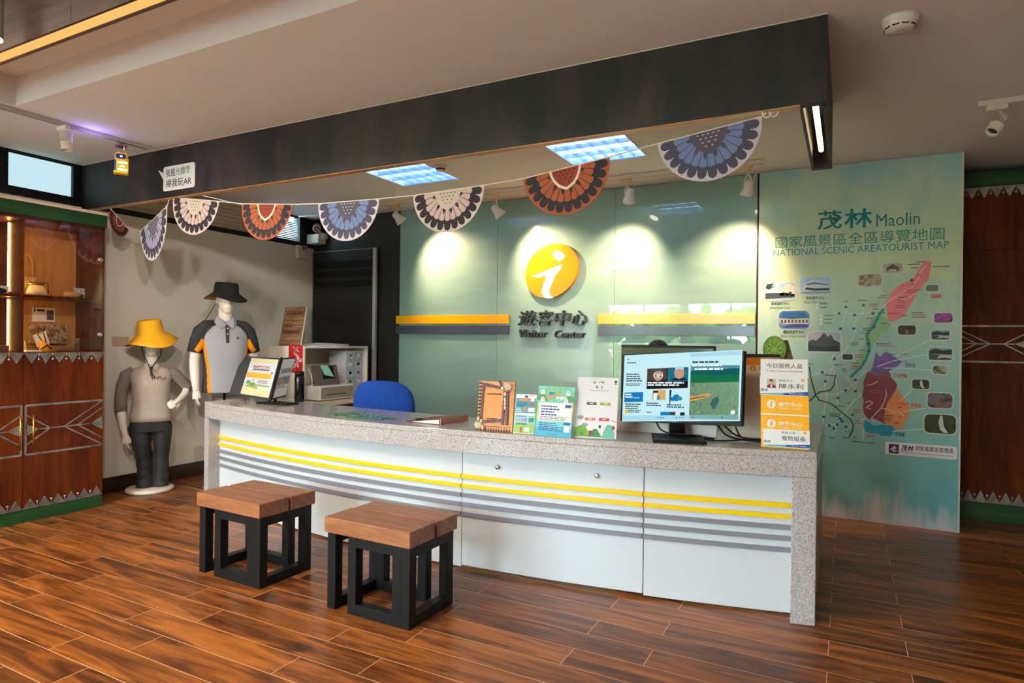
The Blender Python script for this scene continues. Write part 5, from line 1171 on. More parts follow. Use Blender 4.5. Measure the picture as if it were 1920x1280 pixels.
for y0, y1 in ((660, 862), (872, 1062)):
    a = rr_(335, y0, 848, y1); MB().box((a[0], a[1], .0005), (a[2], a[3], .004), 0, Mq).build('centre_plate', pm('plate_yellow', (252, 178, 6), .3), nr, True)
    yc = y0 + 95; c = rr_(445, yc, 445, yc); z = MB().disc(c[0], c[1], .092, .0046, 0, Mq, 24, .048)
    z.text('遊客中心', rr_(648, yc - 5, 0, yc - 5)[0], c[1] + .004, .50, .046, .0046, 0, Mq, .02).text('Visitor  Center', rr_(648, 0, 0, 0)[0], c[1] - .040, .5, .016, .0046, 0, Mq)
    z.text('i', c[0], c[1], .05, .07, .0052, 1, Mq, .03, 0, .3); z.build('plate_words', [PAPER, pm('plate_yellow2', (252, 178, 6), .3)], nr, True)
for y in (448, 868, ): a = rr_(328, y - 8, 850, y + 6); MB().box((a[0], a[1], 0), (a[2], a[3], .006), 0, Mq).build('slot_ledge', PAPER, nr, True)
def namecard(y0, y1, x0, x1, role, name, pic, label, dz):
    t = thing('name_card', label, 'name card', tuple(Mq @ Vector((.5, rr_(0, y0, 0, y1)[1], .004))), 0, 'name cards in the rack')
    a = rr_(x0, y0, x1, y1); w = a[2] - a[0]; h = a[3] - a[1]
    MB().box((a[0], a[1], dz), (a[2], a[3], dz + .002), 0, Mq).build('card', PAPER, t, True)
    F = lambda x, y: (a[0] + w * x, a[1] + h * y)
    z = MB()
    z.sheet([F(0, .03), F(1, .03), F(1, .24), F(.45, .14), F(0, .08)], dz + .0024, 0, Mq); z.sheet([F(0, .03), F(.5, .03), F(.5, .15), F(0, .08)], dz + .0026, 1, Mq)
    c = F(.68, .12); z.text('Time for Taiwan', F(.76, .13)[0], F(.76, .125)[1], .30 * w, .07 * h, dz + .003, 2, Mq)
    z.text(role, F(.55, .83)[0], F(.55, .83)[1], .30 * w, .13 * h, dz + .0025, 3, Mq); z.text(name, F(.66, .52)[0], F(.66, .52)[1], .50 * w, .28 * h, dz + .0025, 3, Mq, .004)
    z.text('茂林', F(.09, .28)[0], F(.09, .28)[1], .16 * w, .16 * h, dz + .0032, 3, Mq, .01, 0, .2)
    z.disc(F(.90, .87)[0], F(.90, .87)[1], .035 * w, dz + .0025, 4, Mq, 14, .08 * h)
    if pic:
        p, r = F(.15, .40), F(.34, .92); z.rect(p[0], p[1], r[0], r[1], dz + .0024, 5, Mq); z.sheet([F(.15, .40), F(.34, .40), F(.33, .54), F(.28, .60), F(.21, .60), F(.16, .54)], dz + .0028, 6, Mq); z.disc(F(.245, .70)[0], F(.245, .70)[1], .04 * w, dz + .0030, 7, Mq, 14, .13 * h); z.sheet([F(.205, .74), F(.21, .84), F(.245, .88), F(.28, .84), F(.285, .74), F(.26, .79), F(.23, .79)], dz + .0033, 3, Mq); z.sheet([F(.23, .42), F(.26, .42), F(.265, .58), F(.225, .58)], dz + .0031, 2, Mq)
    z.build('print', [pm('card_blue', (24, 74, 160), .4), pm('card_aqua', (90, 170, 190), .4), PAPER, INK, pm('card_orange', (246, 160, 40), .4), pm('card_grey', (206, 190, 180), .4), pm('card_red', (130, 24, 30), .4), pm('card_skin', (214, 160, 130), .4)], t, True)
namecard(455, 655, 322, 838, '解說志工', '陳永利', True, 'upper white name card with small portrait in the yellow rack', .006)
namecard(1028, 1222, 352, 852, '服務人員', '喔熊組長', False, 'lower white name card at the foot of the yellow rack', .008)
# --- green fan and grey woven strip behind the rack
oc = ony(1452, 655, 3.78); fan = thing('leaf_pattern_fan', 'green leaf patterned round fan rising behind the name card rack', 'fan', (oc.x, 3.78, TOPZ))
Mo = frame_y(oc.x, 3.78, oc.z)
MB().prism([(.06 * math.cos(2*PI*i/28), .075 * math.sin(2*PI*i/28)) for i in range(28)], -.003, .003, 0, Mo).build('leaf', pm('fan_green', (106, 140, 40), .6), fan, True)
z = MB()
for k in range(9):
    a = k * 2 * PI / 9; z.stroke([(.004 * math.cos(a), .004 * math.sin(a)), (.028 * math.cos(a + .2), .034 * math.sin(a + .2)), (.052 * math.cos(a), .064 * math.sin(a))], .004, .0036, 0, Mo); z.stroke([(.03 * math.cos(a + .2), .036 * math.sin(a + .2)), (.045 * math.cos(a + .5), .055 * math.sin(a + .5))], .003, .0036, 0, Mo)
z.build('veins', pm('fan_vein', (170, 196, 84), .6), fan, True)
MB().tube([(oc.x, 3.782, TOPZ), (oc.x, 3.782, oc.z - .05)], .006, 8).build('handle', pm('fan_stick', (176, 90, 50), .5), fan, True)
s0, s1 = ony(1458, 637, 3.80), ony(1488, 678, 3.80)
wz = MB(); wz.prism([(s0.x, s0.z), (s0.x + .05, s0.z + .0), (s1.x, s1.z), (s1.x + .09, TOPZ), (s1.x - .01, TOPZ), (s1.x - .05, s1.z)], -.006, .006, 0, frame_y(0, 3.83, 0))
wz.prism([(s0.x - .004, s0.z), (s0.x, s0.z), (s1.x - .05, s1.z), (s1.x - .056, s1.z)], -.007, .008, 1, frame_y(0, 3.83, 0))
tag(wz.build('woven_strip', [mottled('grey_weave', (110, 104, 84), (150, 130, 108), 90, .9), PAPER]), 'grey woven strip with a white edge beside the green fan', 'strip')
# --- little rear struts that keep the counter signs upright
for par, M_, hgt in ((fr, Mf, .6), (fl, lean((962, 812), (1001, 814), (968.6, 738.4), .06), .6), (nt, lean((1002, 815.5), (1070, 821), (1011, 723), .07), .6), (po, lean((1077, 819.5), (1155, 823.5), (1084, 706.4), .08), .6)):
    a = M_ @ Vector((.5, hgt, -.012)); b = M_ @ Vector((.5, 0, 0)); b = Vector((b.x, b.y + .10, TOPZ + .003))
    MB().tube([tuple(a), tuple(b)], .003, 6).build('rear_strut', STEEL, par, True)
# --- binder and leaflets
bi = [onz(760, 791, TOPZ), onz(823, 797, TOPZ), onz(884, 782, TOPZ), onz(836, 778, TOPZ)]
u_ = (bi[1] - bi[0]); w_ = u_.length; u_.normalize(); v_ = Vector((-u_.y, u_.x, 0)); dpt = .30
Mi = Matrix(((u_.x, v_.x, 0, bi[0].x), (u_.y, v_.y, 0, bi[0].y + .012), (0,0,1,TOPZ + .0005), (0,0,0,1)))
bd = thing('ring_binder', 'maroon ring binder lying on the counter, beside the shell frame', 'binder', tuple(bi[0]))
MAR = pm('maroon_cover', (112, 40, 44), .45)
MB().box((0, 0, 0), (w_, dpt, .003), 0, Mi).prism([(0, 0), (w_, 0), (w_, dpt), (0, dpt)], .0, .0, 0, Mi).add([(0, 0, .003), (w_, 0, .032), (w_, dpt, .032), (0, dpt, .003), (0, 0, .006), (w_, 0, .035), (w_, dpt, .035), (0, dpt, .006)], [(0,3,2,1), (4,5,6,7), (0,1,5,4), (1,2,6,5), (2,3,7,6), (3,0,4,7)], 0, False, Mi).build('cover', MAR, bd, True)
MB().add([(.01, .004, .0032), (w_ - .012, .004, .0032), (w_ - .012, dpt - .004, .0032), (.01, dpt - .004, .0032), (.03, .004, .0042), (w_ - .012, .004, .030), (w_ - .012, dpt - .004, .030), (.03, dpt - .004, .0042)], [(0,3,2,1), (4,5,6,7), (0,1,5,4), (1,2,6,5), (2,3,7,6), (3,0,4,7)], 0, False, Mi).build('pages', PAPER, bd, True)
MB().box((w_, 0, 0), (w_ + .004, dpt, .035), 0, Mi).build('spine', pm('binder_spine', (206, 150, 120), .45), bd, True)
MB().box((.075, -.006, .017), (.11, .03, .026), 0, Mi).build('clip', MATTEB, bd, True)
le = [onz(602, 776, TOPZ), onz(684, 789, TOPZ), onz(752, 785, TOPZ), onz(672, 772, TOPZ)]
lf = MB().add([(p.x, p.y + .01, TOPZ + .0006) for p in le] + [(p.x, p.y + .01, TOPZ + .0022) for p in le], [(3,2,1,0), (4,5,6,7), (0,1,5,4), (1,2,6,5), (2,3,7,6), (3,0,4,7)])
tag(lf.build('leaflet', picture('leaflet_print', [(30, 80, 80), (90, 150, 96), (160, 196, 140), (60, 120, 140), (40, 96, 70)], 12, .25)), 'green printed leaflet lying flat on the counter before the blue chair', 'leaflet')
# --- flip display stand
Bz = TOPZ + .035
b0 = onz(505, 750, Bz); bl = onz(429, 738, Bz); t0 = onz(526, 671, Bz + .315)
Ma = quadM(bl, b0, t0 + (bl - b0))
fs_ = thing('flip_display', 'black desktop flip display with a yellow poster page at the left end of the counter', 'display stand', tuple(onz(500, 752, TOPZ)))
slabq(MB(), Ma, .008).build('panel', pm('panel_grey', (58, 56, 58), .45), fs_, True, .002)
z = MB(); P_ = lambda x, y: (x, y)
z.rect(.29, .045, .97, .955, .001, 0, Ma); z.rect(.30, .85, .96, .95, .0014, 1, Ma); z.rect(.30, .46, .90, .585, .0014, 2, Ma); z.sheet([(.30, .05), (.96, .05), (.96, .2), (.6, .24), (.3, .22)], .0013, 1, Ma)
z.disc(.40, .34, .06, .0016, 3, Ma, 14, .05); z.disc(.52, .30, .07, .0016, 3, Ma, 14, .05); z.sheet([(.33, .24), (.66, .2), (.66, .25), (.45, .3)], .0015, 4, Ma)
z.text('韓國茂林', .62, .735, .42, .075, .0018, 5, Ma, .03); bars(z, .42, .645, .83, .69, 1, 6, Ma, .0018, rnd, .8, 0); bars(z, .62, .34, .92, .42, 3, 6, Ma, .0018, rnd); z.rect(.58, .27, .93, .31, .0016, 4, Ma); bars(z, .68, .07, .85, .13, 2, 2, Ma, .0018, rnd); z.disc(.9, .61, .02, .0016, 6, Ma, 8, .025)
z.sheet([(.46, .43), (.50, .41), (.54, .43), (.51, .40), (.50, .37), (.49, .40)], .0018, 6, Ma)
z.build('page', [pm('page_pale', (222, 226, 236), .4), pm('page_cream', (232, 224, 170), .4), pm('page_amber', (248, 184, 44), .4), pm('page_green', (110, 160, 70), .4), pm('page_lime', (160, 180, 90), .4), pm('page_red', (206, 84, 50), .4), pm('page_dark', (110, 90, 80), .4)], fs_, True)
br = onz(536, 743, Bz); 
Mb2 = quadM(b0 + Vector((.012, .012, 0)), br, t0 + Vector((.012, .012, 0)))
slabq(MB(), Mb2, .008).build('panel', pm('panel_grey', (58, 56, 58), .45), fs_, True, .002)
z = MB(); z.rect(.06, .04, .96, .96, .001, 0, Mb2); z.rect(.12, .60, .9, .72, .0014, 1, Mb2); z.rect(.08, .32, .92, .52, .0014, 2, Mb2); z.rect(.5, .42, .92, .52, .0016, 3, Mb2); bars(z, .1, .24, .9, .31, 2, 4, Mb2, .0015, rnd)
z.build('page', [PAPER, pm('photo_grey_b', (150, 150, 156), .4), picture('photo_brown_b', [(120, 90, 50), (190, 160, 110), (150, 120, 70)], 30), pm('photo_blue_b', (110, 140, 180), .4), pm('ink_b', (120, 100, 90), .5)], fs_, True)
cen = b0 + Vector((.0, .10, 0)); cen.z = TOPZ
MB().prism([(cen.x - .15, cen.y - .10), (cen.x + .16, cen.y - .09), (cen.x + .17, cen.y + .04), (cen.x - .06, cen.y + .06)], TOPZ + .0005, TOPZ + .014).build('base', MATTEB, fs_, True, .003)
MB().tube([(cen.x - .05, cen.y + .0, TOPZ + .01), tuple((b0 + t0) / 2 + Vector((-.06, .07, -.05))), tuple(t0 + Vector((-.04, .03, -.04)))], .012, 8).tube([tuple(b0 + Vector((.004, .0, -.005))), tuple(t0 + Vector((.006, .006, .002)))], .010, 8).build('spine', MATTEB, fs_, True)
th = thing('black_thermos', 'tall black thermos standing behind the flip display', 'thermos', (-3.94, 3.80, TOPZ))
MB().lathe([(.037, .0005), (.040, .004), (.040, .20), (.036, .212)], 28).build('flask', GLOSSB, th)
MB().lathe([(.037, .2125), (.037, .243), (.033, .247)], 28).build('lid', MATTEB, th)

# ================================================================== SIDE DESK, SHELF, REGISTER, CHAIRS
DZ = .742
sdk = thing('side_desk', 'cream side desk along the white wall behind the counter end', 'desk', (-5.0, 4.9, 0))
CREAM = pm('cream_laminate', (222, 206, 180), .35)
MB().box((-5.6, 4.28, DZ - .03), (-4.34, 5.58, DZ)).build('desk_top', CREAM, sdk, True, .003)
MB().box((-5.58, 4.30, 0), (-4.36, 4.32, DZ - .03)).build('end_panel', CREAM, sdk, True); MB().box((-5.58, 5.54, 0), (-4.36, 5.56, DZ - .03)).build('end_panel', CREAM, sdk, True); MB().box((-5.59, 4.32, .1), (-5.57, 5.54, DZ - .03)).build('back_panel', CREAM, sdk, True)
SX0, SX1, SY0, SY1, SZ1 = -5.09, -4.612, 4.50, 5.425, 1.272
su = thing('white_shelf_unit', 'open white shelf unit on the side desk in the corner', 'shelf', (-4.85, 4.95, DZ))
OFFW = pm('off_white_board', (232, 224, 208), .4)
MB().box((SX0, SY0, DZ + .0005), (SX1, SY0 + .018, SZ1)).build('side_panel', OFFW, su, True, .001); MB().box((SX0, SY1 - .018, DZ + .0005), (SX1, SY1, SZ1)).build('side_panel', OFFW, su, True, .001)
MB().box((SX0, SY0 + .018, SZ1 - .02), (SX1, SY1 - .018, SZ1)).build('top_board', OFFW, su, True, .001); MB().box((SX0, SY0 + .018, DZ + .0005), (SX0 + .012, SY1 - .018, SZ1 - .02)).build('back_board', OFFW, su, True)
Ms2 = frame_y(0, SY0 - .0003, 0)
a, b = ony(541, 698, SY0), ony(568, 647, SY0)
rp = thing('red_poster', 'red poster with white brush writing on the end of the white shelf unit', 'poster', ((a.x + b.x) / 2, SY0, a.z))
MB().box((a.x, SY0 - .0015, a.z), (b.x, SY0 - .0003, b.z)).build('sheet', pm('poster_red', (196, 26, 32), .5), rp, True)
z = MB(); w, h = b.x - a.x, b.z - a.z
for cx, cy, s_ in ((.45, .82, .3), (.55, .60, .2), (.3, .42, .16), (.5, .40, .16), (.75, .46, .2), (.35, .25, .16), (.6, .27, .16), (.4, .13, .1)):
    for j in range(4):
        t0_ = rnd.uniform(0, 3); z.stroke([(a.x + w * (cx + s_ * math.cos(t0_)), a.z + h * (cy + s_ * .45 * math.sin(t0_))), (a.x + w * (cx + .1 * s_ * math.cos(t0_ * 3)), a.z + h * (cy + .1 * s_)), (a.x + w * (cx - s_ * math.cos(t0_ + .7)), a.z + h * (cy - s_ * .45 * math.sin(t0_ + .7)))], .008, .0018, 0, Ms2)
z.build('brush_writing', pm('brush_writing_white', (240, 226, 216), .5), rp, True)
B = ony(523, 645.5, 4.58); R = ony(563, 645.5, 4.56); T = ony(535, 576, 4.70); B.z = R.z = SZ1 + .001
Mq = quadM(B, R, T)
ps2 = thing('plank_sign', 'brown plank pattern sign leaning on top of the white shelf unit', 'sign', tuple((B + R) / 2))
slabq(MB(), Mq, .012).build('board', PAPER, ps2, True)
MB().rect(0, 0, 1, 1, .0005, 0, Mq).build('plank_print', wood('plank_print', [(.25, (84, 56, 38)), (.5, (146, 104, 72)), (.75, (184, 140, 102))], 'X', 3, .5, 0, .5, 20), ps2, True)
z = MB()
for y in (.02, .12, .31, .42, .53, .64, .75, .88): z.rect(0, y, 1, y + .012, .001, 0, Mq)
bars(z, .12, .79, .94, .86, 1, 0, Mq, .001, rnd, .9, 0); bars(z, .1, .32, .9, .4, 1, 0, Mq, .001, rnd, .9, 0); bars(z, .1, .47, .5, .52, 1, 0, Mq, .001, rnd, .7, 0); z.build('lettering', pm('plank_dark', (86, 56, 40), .6), ps2, True)
pp = MB(); pp.add([(-4.98, 4.66, SZ1 + .001), (-4.66, 4.70, SZ1 + .001), (-4.70, 5.22, SZ1 + .001), (-5.02, 5.2, SZ1 + .001), (-4.98, 4.66, SZ1 + .006), (-4.66, 4.70, SZ1 + .008), (-4.70, 5.22, SZ1 + .02), (-5.02, 5.2, SZ1 + .01), (-4.84, 4.92, SZ1 + .034)], [(3,2,1,0), (4,5,8), (5,6,8), (6,7,8), (7,4,8), (0,1,5,4), (1,2,6,5), (2,3,7,6), (3,0,4,7)])
tag(pp.build('loose_papers', pm('bluish_paper', (214, 224, 236), .5)), 'crumpled bluish papers on top of the white shelf unit', 'paper')
cr0, cr1 = onx(601, 735, -4.47), onx(662, 735, -4.47)
crd = thing('cash_drawer', 'grey white cash drawer on the side desk under the tablet', 'cash drawer', (-4.6, (cr0.y + cr1.y) / 2, DZ))
zt = onx(630, 722, -4.47).z
MB().box((-4.80, cr0.y, DZ + .008), (-4.475, cr1.y, zt)).build('housing', pm('drawer_white', (222, 222, 216), .4), crd, True, .006)
MB().box((-4.475, cr0.y + .012, DZ + .022), (-4.468, cr1.y - .012, zt - .014)).build('drawer_front', pm('drawer_taupe', (150, 138, 120), .4), crd, True, .002)
MB().box((-4.4682, cr0.y + .08, DZ + .058), (-4.466, cr1.y - .11, DZ + .064)).build('coin_slot', MATTEB, crd, True); MB().lathe([(.009, 0), (.009, .006)], 14, 0, Matrix.Translation((-4.468, cr1.y - .05, DZ + .05)) @ Matrix.Rotation(PI/2, 4, 'Y')).build('lock', CHROME, crd, True)
for yy in (cr0.y + .03, cr1.y - .03):
    for xx in (-4.78, -4.5): MB().lathe([(.012, .0), (.012, .0079)], 10, 0, Matrix.Translation((xx, yy, DZ))).build('foot', MATTEB, crd, True)
B = onx(592, 723, -4.55); R = onx(638, 720, -4.55); T = onx(585, 685, -4.63); B.z = R.z = zt + .001
Mq = quadM(B, R, T); tb_ = thing('tablet_terminal', 'dark grey tablet terminal with a green note leaning on the cash drawer', 'tablet', tuple((B + R) / 2))
slabq(MB(), Mq, .02).build('body', pm('tablet_grey', (92, 84, 80), .4), tb_, True, .004); MB().rect(.34, .3, .82, .94, .001, 0, Mq).build('screen', GLOSSB, tb_, True)
MB().sheet([(.42, .5), (.80, .38), (.62, .96), (.30, .98)], .0025, 0, Mq).build('sticky_note', pm('mint_note', (140, 222, 190), .6), tb_, True)
MB().tube([tuple(B + Vector((-.10, .1, .0))), tuple((B + R) / 2 + (T - B) * .5 + Vector((-.02, .0, 0)))], .008, 6).build('prop', MATTEB, tb_, True)
cbl2 = thing('white_cable', 'white charging cable curling beside the thermos and cash drawer', 'cable', (-4.5, 4.5, DZ))
pa = [onx(578, 692, -4.55), onx(584, 705, -4.55), onx(585, 722, -4.5), onx(584, 736, -4.47)]
cabl([tuple(p) for p in pa], .004).build('cable', PAPER, cbl2, True)
pa = [onx(633, 702, -4.60), onx(643, 703, -4.60), onx(650, 712, -4.60), onx(645, 722, -4.60), onx(636, 720, -4.58)]
cabl([tuple(p) for p in pa], .003).build('cable', PAPER, cbl2, True)
d0, d1 = onx(649, 735, -4.66), onx(685, 657, -4.66)
dch = thing('drawer_chest', 'small clear plastic drawer chest inside the white shelf unit', 'drawer chest', (-4.75, (d0.y + d1.y) / 2, DZ))
CLP = mottled('cloudy_plastic', (150, 166, 180), (206, 214, 222), 30, .3)
MB().box((-4.90, d0.y, DZ + .0015), (-4.675, min(d1.y, SY1 - .022), d1.z)).build('housing', pm('chest_white', (226, 230, 236), .35), dch, True, .002)
hh = (d1.z - DZ - .02) / 5; wy = (min(d1.y, SY1 - .022) - d0.y - .01) / 2
for i in range(5):
    for j in range(2):
        y = d0.y + .005 + j * wy; zz = DZ + .008 + i * hh
        dw = MB().box((-4.675, y + .003, zz), (-4.662, y + wy - .003, zz + hh - .008)).build('drawer', CLP, dch, True, .002)
        MB().box((-4.6615, y + wy * .5 - .012, zz + hh * .30), (-4.655, y + wy * .5 + .012, zz + hh * .36)).box((-4.6618, y + wy * .3, zz + hh * .45), (-4.661, y + wy * .62, zz + hh * .75), 1).build('pull', [PAPER, (PAPER, MATTEB, pm('chest_brown', (110, 96, 70), .5))[(i * 2 + j) % 3]], dw, True)
BLUE = mottled('blue_fabric', (14, 62, 150), (24, 78, 172), 80, .9)
def office_chair(label, loc, rotz, mat):
    t = thing('office_chair', label, 'chair', loc, rotz)
    pts = []
    for i in range(36):
        a = 2 * PI * i / 36; c, s = math.cos(a), math.sin(a); e = 2 / 3.4
        pts.append((.285 * math.copysign(abs(c) ** e, c) * (1 - .10 * max(0, s)), .24 * math.copysign(abs(s) ** e, s)))
    mb = MB(); n = 36
    layers = [(.86, .0), (.96, .012), (1, .03), (1, .05), (.95, .07), (.8, .078)]
    vs_ = []
    for k, d in layers:
        for x, y in pts: vs_.append((x * k, -.04 + d - .10 * (x * k) ** 2 / .08 * .6 + .0, .77 + y * k))
    fs = [(i*n+j, (i+1)*n+j, (i+1)*n+(j+1) % n, i*n+(j+1) % n) for i in range(len(layers) - 1) for j in range(n)]
    cen0 = len(vs_); vs_ += [(0, -.04, .77), (0, .042, .77)]
    fs += [(j, (j+1) % n, cen0) for j in range(n)] + [((len(layers)-1)*n + (j+1) % n, (len(layers)-1)*n + j, cen0 + 1) for j in range(n)]
    mb.add(vs_, fs, 0, True).build('backrest', mat, t)
    MB().loft([(0, -.27, .43, .20, .20, 3.2), (0, -.27, .445, .235, .235, 3.2), (0, -.27, .47, .24, .24, 3.2), (0, -.27, .485, .21, .21, 3.2)], 36).build('seat', mat, t)
    MB().tube([(0, .05, .72), (0, .07, .55), (0, .02, .42), (0, -.2, .41)], .018, 8).build('back_bar', MATTEB, t)
    MB().lathe([(.028, .07), (.028, .26), (.018, .26), (.018, .43)], 16, 0, Matrix.Translation((0, -.27, 0))).build('gas_post', MATTEB, t)
    for k in range(5):
        a = 2 * PI * k / 5 + .3; ex, ey = .28 * math.cos(a), -.27 + .28 * math.sin(a)
        lg = MB().tube([(0, -.27, .10), (ex, ey, .07)], [.024, .016], 8).build('base_leg', MATTEB, t)
        MB().lathe([(.026, -.012), (.028, 0), (.026, .012)], 14, 0, Matrix.Translation((ex, ey, .0285)) @ Matrix.Rotation(a, 4, 'Z') @ Matrix.Rotation(PI/2, 4, 'X')).box((ex - .008, ey - .008, .045), (ex + .008, ey + .008, .072)).build('caster', MATTEB, lg)
    return t
office_chair('blue fabric office chair behind the counter, before the green glass wall', (-3.37, 4.12, 0), .15 + PI, BLUE)

# ================================================================== MANNEQUINS AND PERSON
def smooth_body(mb, name, mats, parent, voxel=.0065, label=None):
    o = mb.build(name, mats, parent, False, 0, 2, label)
    r = o.modifiers.new('one_skin', 'REMESH'); r.mode = 'VOXEL'; r.voxel_size = voxel; r.use_smooth_shade = True
    s = o.modifiers.new('soft', 'SMOOTH'); s.factor = .5; s.iterations = 4
    return o
def head_geo(mb, c, s=1.0, yaw=0, ears=True):
    """head looking along -y, chin down"""
    cx, cy, cz = c; M = Matrix.Translation(Vector(c)) @ Matrix.Rotation(yaw, 4, 'Z') @ Matrix.Scale(s, 4)
    mb.ball((0, .008, .03), (.074, .092, .088), 0, 24, 16, M); mb.loft([(0, -.03, -.112, .022, .025), (0, -.03, -.10, .038, .042), (0, -.022, -.06, .055, .062), (0, -.01, 0, .066, .082), (0, 0, .05, .07, .088)], 24, 0, M)
    mb.tube([(0, -.086, .03), (0, -.098, .0), (0, -.108, -.018), (0, -.092, -.028)], [.009, .011, .014, .008], 8, 0, M)
    mb.ball((0, -.083, -.052), (.024, .012, .006), 0, 12, 6, M); mb.ball((0, -.080, -.064), (.022, .013, .007), 0, 12, 6, M)
    for sx in (-1, 1):
        mb.ball((sx * .032, -.078, .030), (.020, .010, .007), 0, 10, 6, M)
        if ears: mb.ball((sx * .074, .010, .0), (.009, .018, .032), 0, 10, 8, M)
def hand_geo(mb, wrist, tip_dir, palm_n, side, L=.17, curl=.5):
    """five fingers: wrist point, direction to the finger tips, palm normal, thumb side"""
    d = Vector(tip_dir).normalized(); n = (Vector(palm_n) - d * Vector(palm_n).dot(d)).normalized(); a = d.cross(n).normalized() * side; w = Vector(wrist)
    mb.tube([tuple(w), tuple(w + d * L * .22), tuple(w + d * L * .48)], [(.024, .018), (.036, .016), (.038, .013)], 12)
    pts0 = w + d * L * .46
    for k, (off, ln, r) in enumerate(((.030, .40, .0082), (.010, .46, .0086), (-.010, .43, .0082), (-.029, .34, .0072))):
        p = pts0 + a * off; l = L * ln; q1 = p + d * l * .4; q2 = q1 + (d * math.cos(curl) + n * math.sin(curl)) * l * .33; q3 = q2 + (d * math.cos(curl * 1.9) + n * math.sin(curl * 1.9)) * l * .27
        mb.tube([tuple(p - d * .012), tuple(q1), tuple(q2), tuple(q3)], [r * 1.08, r, r * .95, r * .78], 8)
    t = w + d * L * .14 + a * .024
    mb.tube([tuple(t), tuple(t + d * L * .16 + a * .020 + n * .008), tuple(t + d * L * .34 + a * .026 + n * .016)], [.012, .010, .0075], 8)
def hat(t, c, tiltx, tilty, crown_r, crown_h, brim_r, mat_out, mat_in, droop, wav=0):
    M = Matrix.Translation(Vector(c)) @ Matrix.Rotation(tilty, 4, 'Y') @ Matrix.Rotation(tiltx, 4, 'X')
    n = 40; mb = MB()
    prof = [(crown_r * .02, crown_h, 0), (crown_r * .78, crown_h * .99, 0), (crown_r * .90, crown_h * .93, 0), (crown_r * .96, crown_h * .6, 0), (crown_r, .01, 0), ((crown_r + brim_r) * .5, -.018 - droop * .3, .5), (brim_r, -.03 - droop, 1)]
    def P(r, z, k, i, off):
        a = 2 * PI * i / n; zz = z + k * wav * math.sin(2 * a + .6) + k * wav * .5 * math.sin(3 * a + 2) + off
        return (r * math.cos(a) * 1.0, r * 1.08 * math.sin(a), zz)
    vo = [P(r, z, k, i, 0) for r, z, k in prof for i in range(n)]; vi = [P(r * (1 if k else .97), z, k, i, -.004) for r, z, k in prof for i in range(n)]
    m = len(prof); N0 = m * n
    fs = [(i*n+j, (i+1)*n+j, (i+1)*n+(j+1) % n, i*n+(j+1) % n) for i in range(m - 1) for j in range(n)]
    mb.add(vo, fs + [tuple(range(n))], 0, True, M)
    mb.add(vi, [f[::-1] for f in fs], 1, True, M)
    e = (m - 1) * n
    mb.f += [(e + j, N0 + e + j, N0 + e + (j+1) % n, e + (j+1) % n) for j in range(n)]; mb.m += [0] * n; mb.s += [True] * n
    return mb.build('bucket_hat', [mat_out, mat_in], t)
SHIRTG = mottled('heather_grey_jersey', (168, 152, 138), (188, 172, 158), 120, .9)
SHIRTD = mottled('dark_grey_jersey', (112, 104, 98), (130, 122, 114), 120, .9)
POLOG = pm('polo_grey', (158, 158, 164), .8); POLOB = pm('polo_black', (50, 50, 52), .85); POLOO = pm('polo_orange', (226, 138, 16), .75)
JEAN = mottled('black_denim', (20, 22, 26), (60, 58, 58), 7, .7, 0, (1, 1, .6), 0, .4, .75)
# --- woman's mannequin
fm = thing('mannequin', 'full length white mannequin in yellow bucket hat and grey polo beside the cabinet', 'mannequin', (-5.40, 3.49, 0), math.radians(57))
MB().lathe([(.182, 0), (.19, .006), (.19, .022), (.178, .032), (.02, .034)], 40).build('base', pm('mannequin_base', (226, 210, 190), .35), fm)
b = MB()
head_geo(b, (0, -.01, 1.285), .95, .12, True)
b.tube([(0, .012, 1.02), (0, .008, 1.12), (0, -.004, 1.22)], [.060, .048, .046], 20)
b.loft([(0, 0, .56, .14, .09), (0, 0, .66, .15, .095), (0, 0, .80, .125, .085), (0, 0, .93, .145, .10), (0, 0, 1.02, .15, .075), (0, .005, 1.075, .09, .055)], 28)
b.tube([(-.165, .01, 1.03), (-.205, .015, .93), (-.222, .0, .79), (-.215, -.03, .66), (-.195, -.05, .53), (-.185, -.055, .49)], [.048, .042, .038, .036, .026, .022], 16)
hand_geo(b, (-.186, -.055, .50), (.18, -.08, -1), (1, .1, .1), -1, .155, .45)
b.tube([(.165, .01, 1.03), (.225, .03, .97), (.285, .045, .895), (.262, .0, .835), (.215, -.06, .79)], [.046, .042, .037, .030, .023], 16)
hand_geo(b, (.222, -.05, .795), (-.72, -.5, -.42), (0, .9, -.2), 1, .145, .8)
for sx, pts in ((-1, [(-.08, .6), (-.06, .4), (-.045, .2), (-.04, .04)]), (1, [(.08, .6), (.085, .4), (.085, .2), (.085, .04)])): b.tube([(x, .0, z) for x, z in pts], [.075, .055, .042, .035], 14)
smooth_body(b, 'body', MANQ, fm)
s = MB()
def fmat(i, t): return 0
s.loft([(.005, 0, .612, .168, .112, 2.3), (.005, 0, .66, .163, .108, 2.3), (.003, 0, .78, .142, .098, 2.3), (0, -.008, .90, .150, .118, 2.2), (0, -.006, .97, .156, .116, 2.2), (0, .0, 1.03, .166, .090, 2.2), (0, .004, 1.068, .138, .072), (0, .006, 1.092, .075, .056), (0, .006, 1.104, .058, .052)], 44, 0, None, True)
s.build('shirt', SHIRTG, fm)
sl = MB().tube([(-.13, .01, 1.045), (-.185, .012, 1.01), (-.212, .015, .92), (-.226, .0, .80), (-.222, -.025, .70)], [.046, .055, .050, .047, .046], 20)
sl.build('sleeve', SHIRTD, fm, label='dark grey three quarter sleeve')
sl = MB().tube([(.13, .01, 1.045), (.185, .016, 1.01), (.235, .032, .955), (.29, .046, .90), (.281, .032, .872)], [.046, .055, .050, .045, .040], 20)
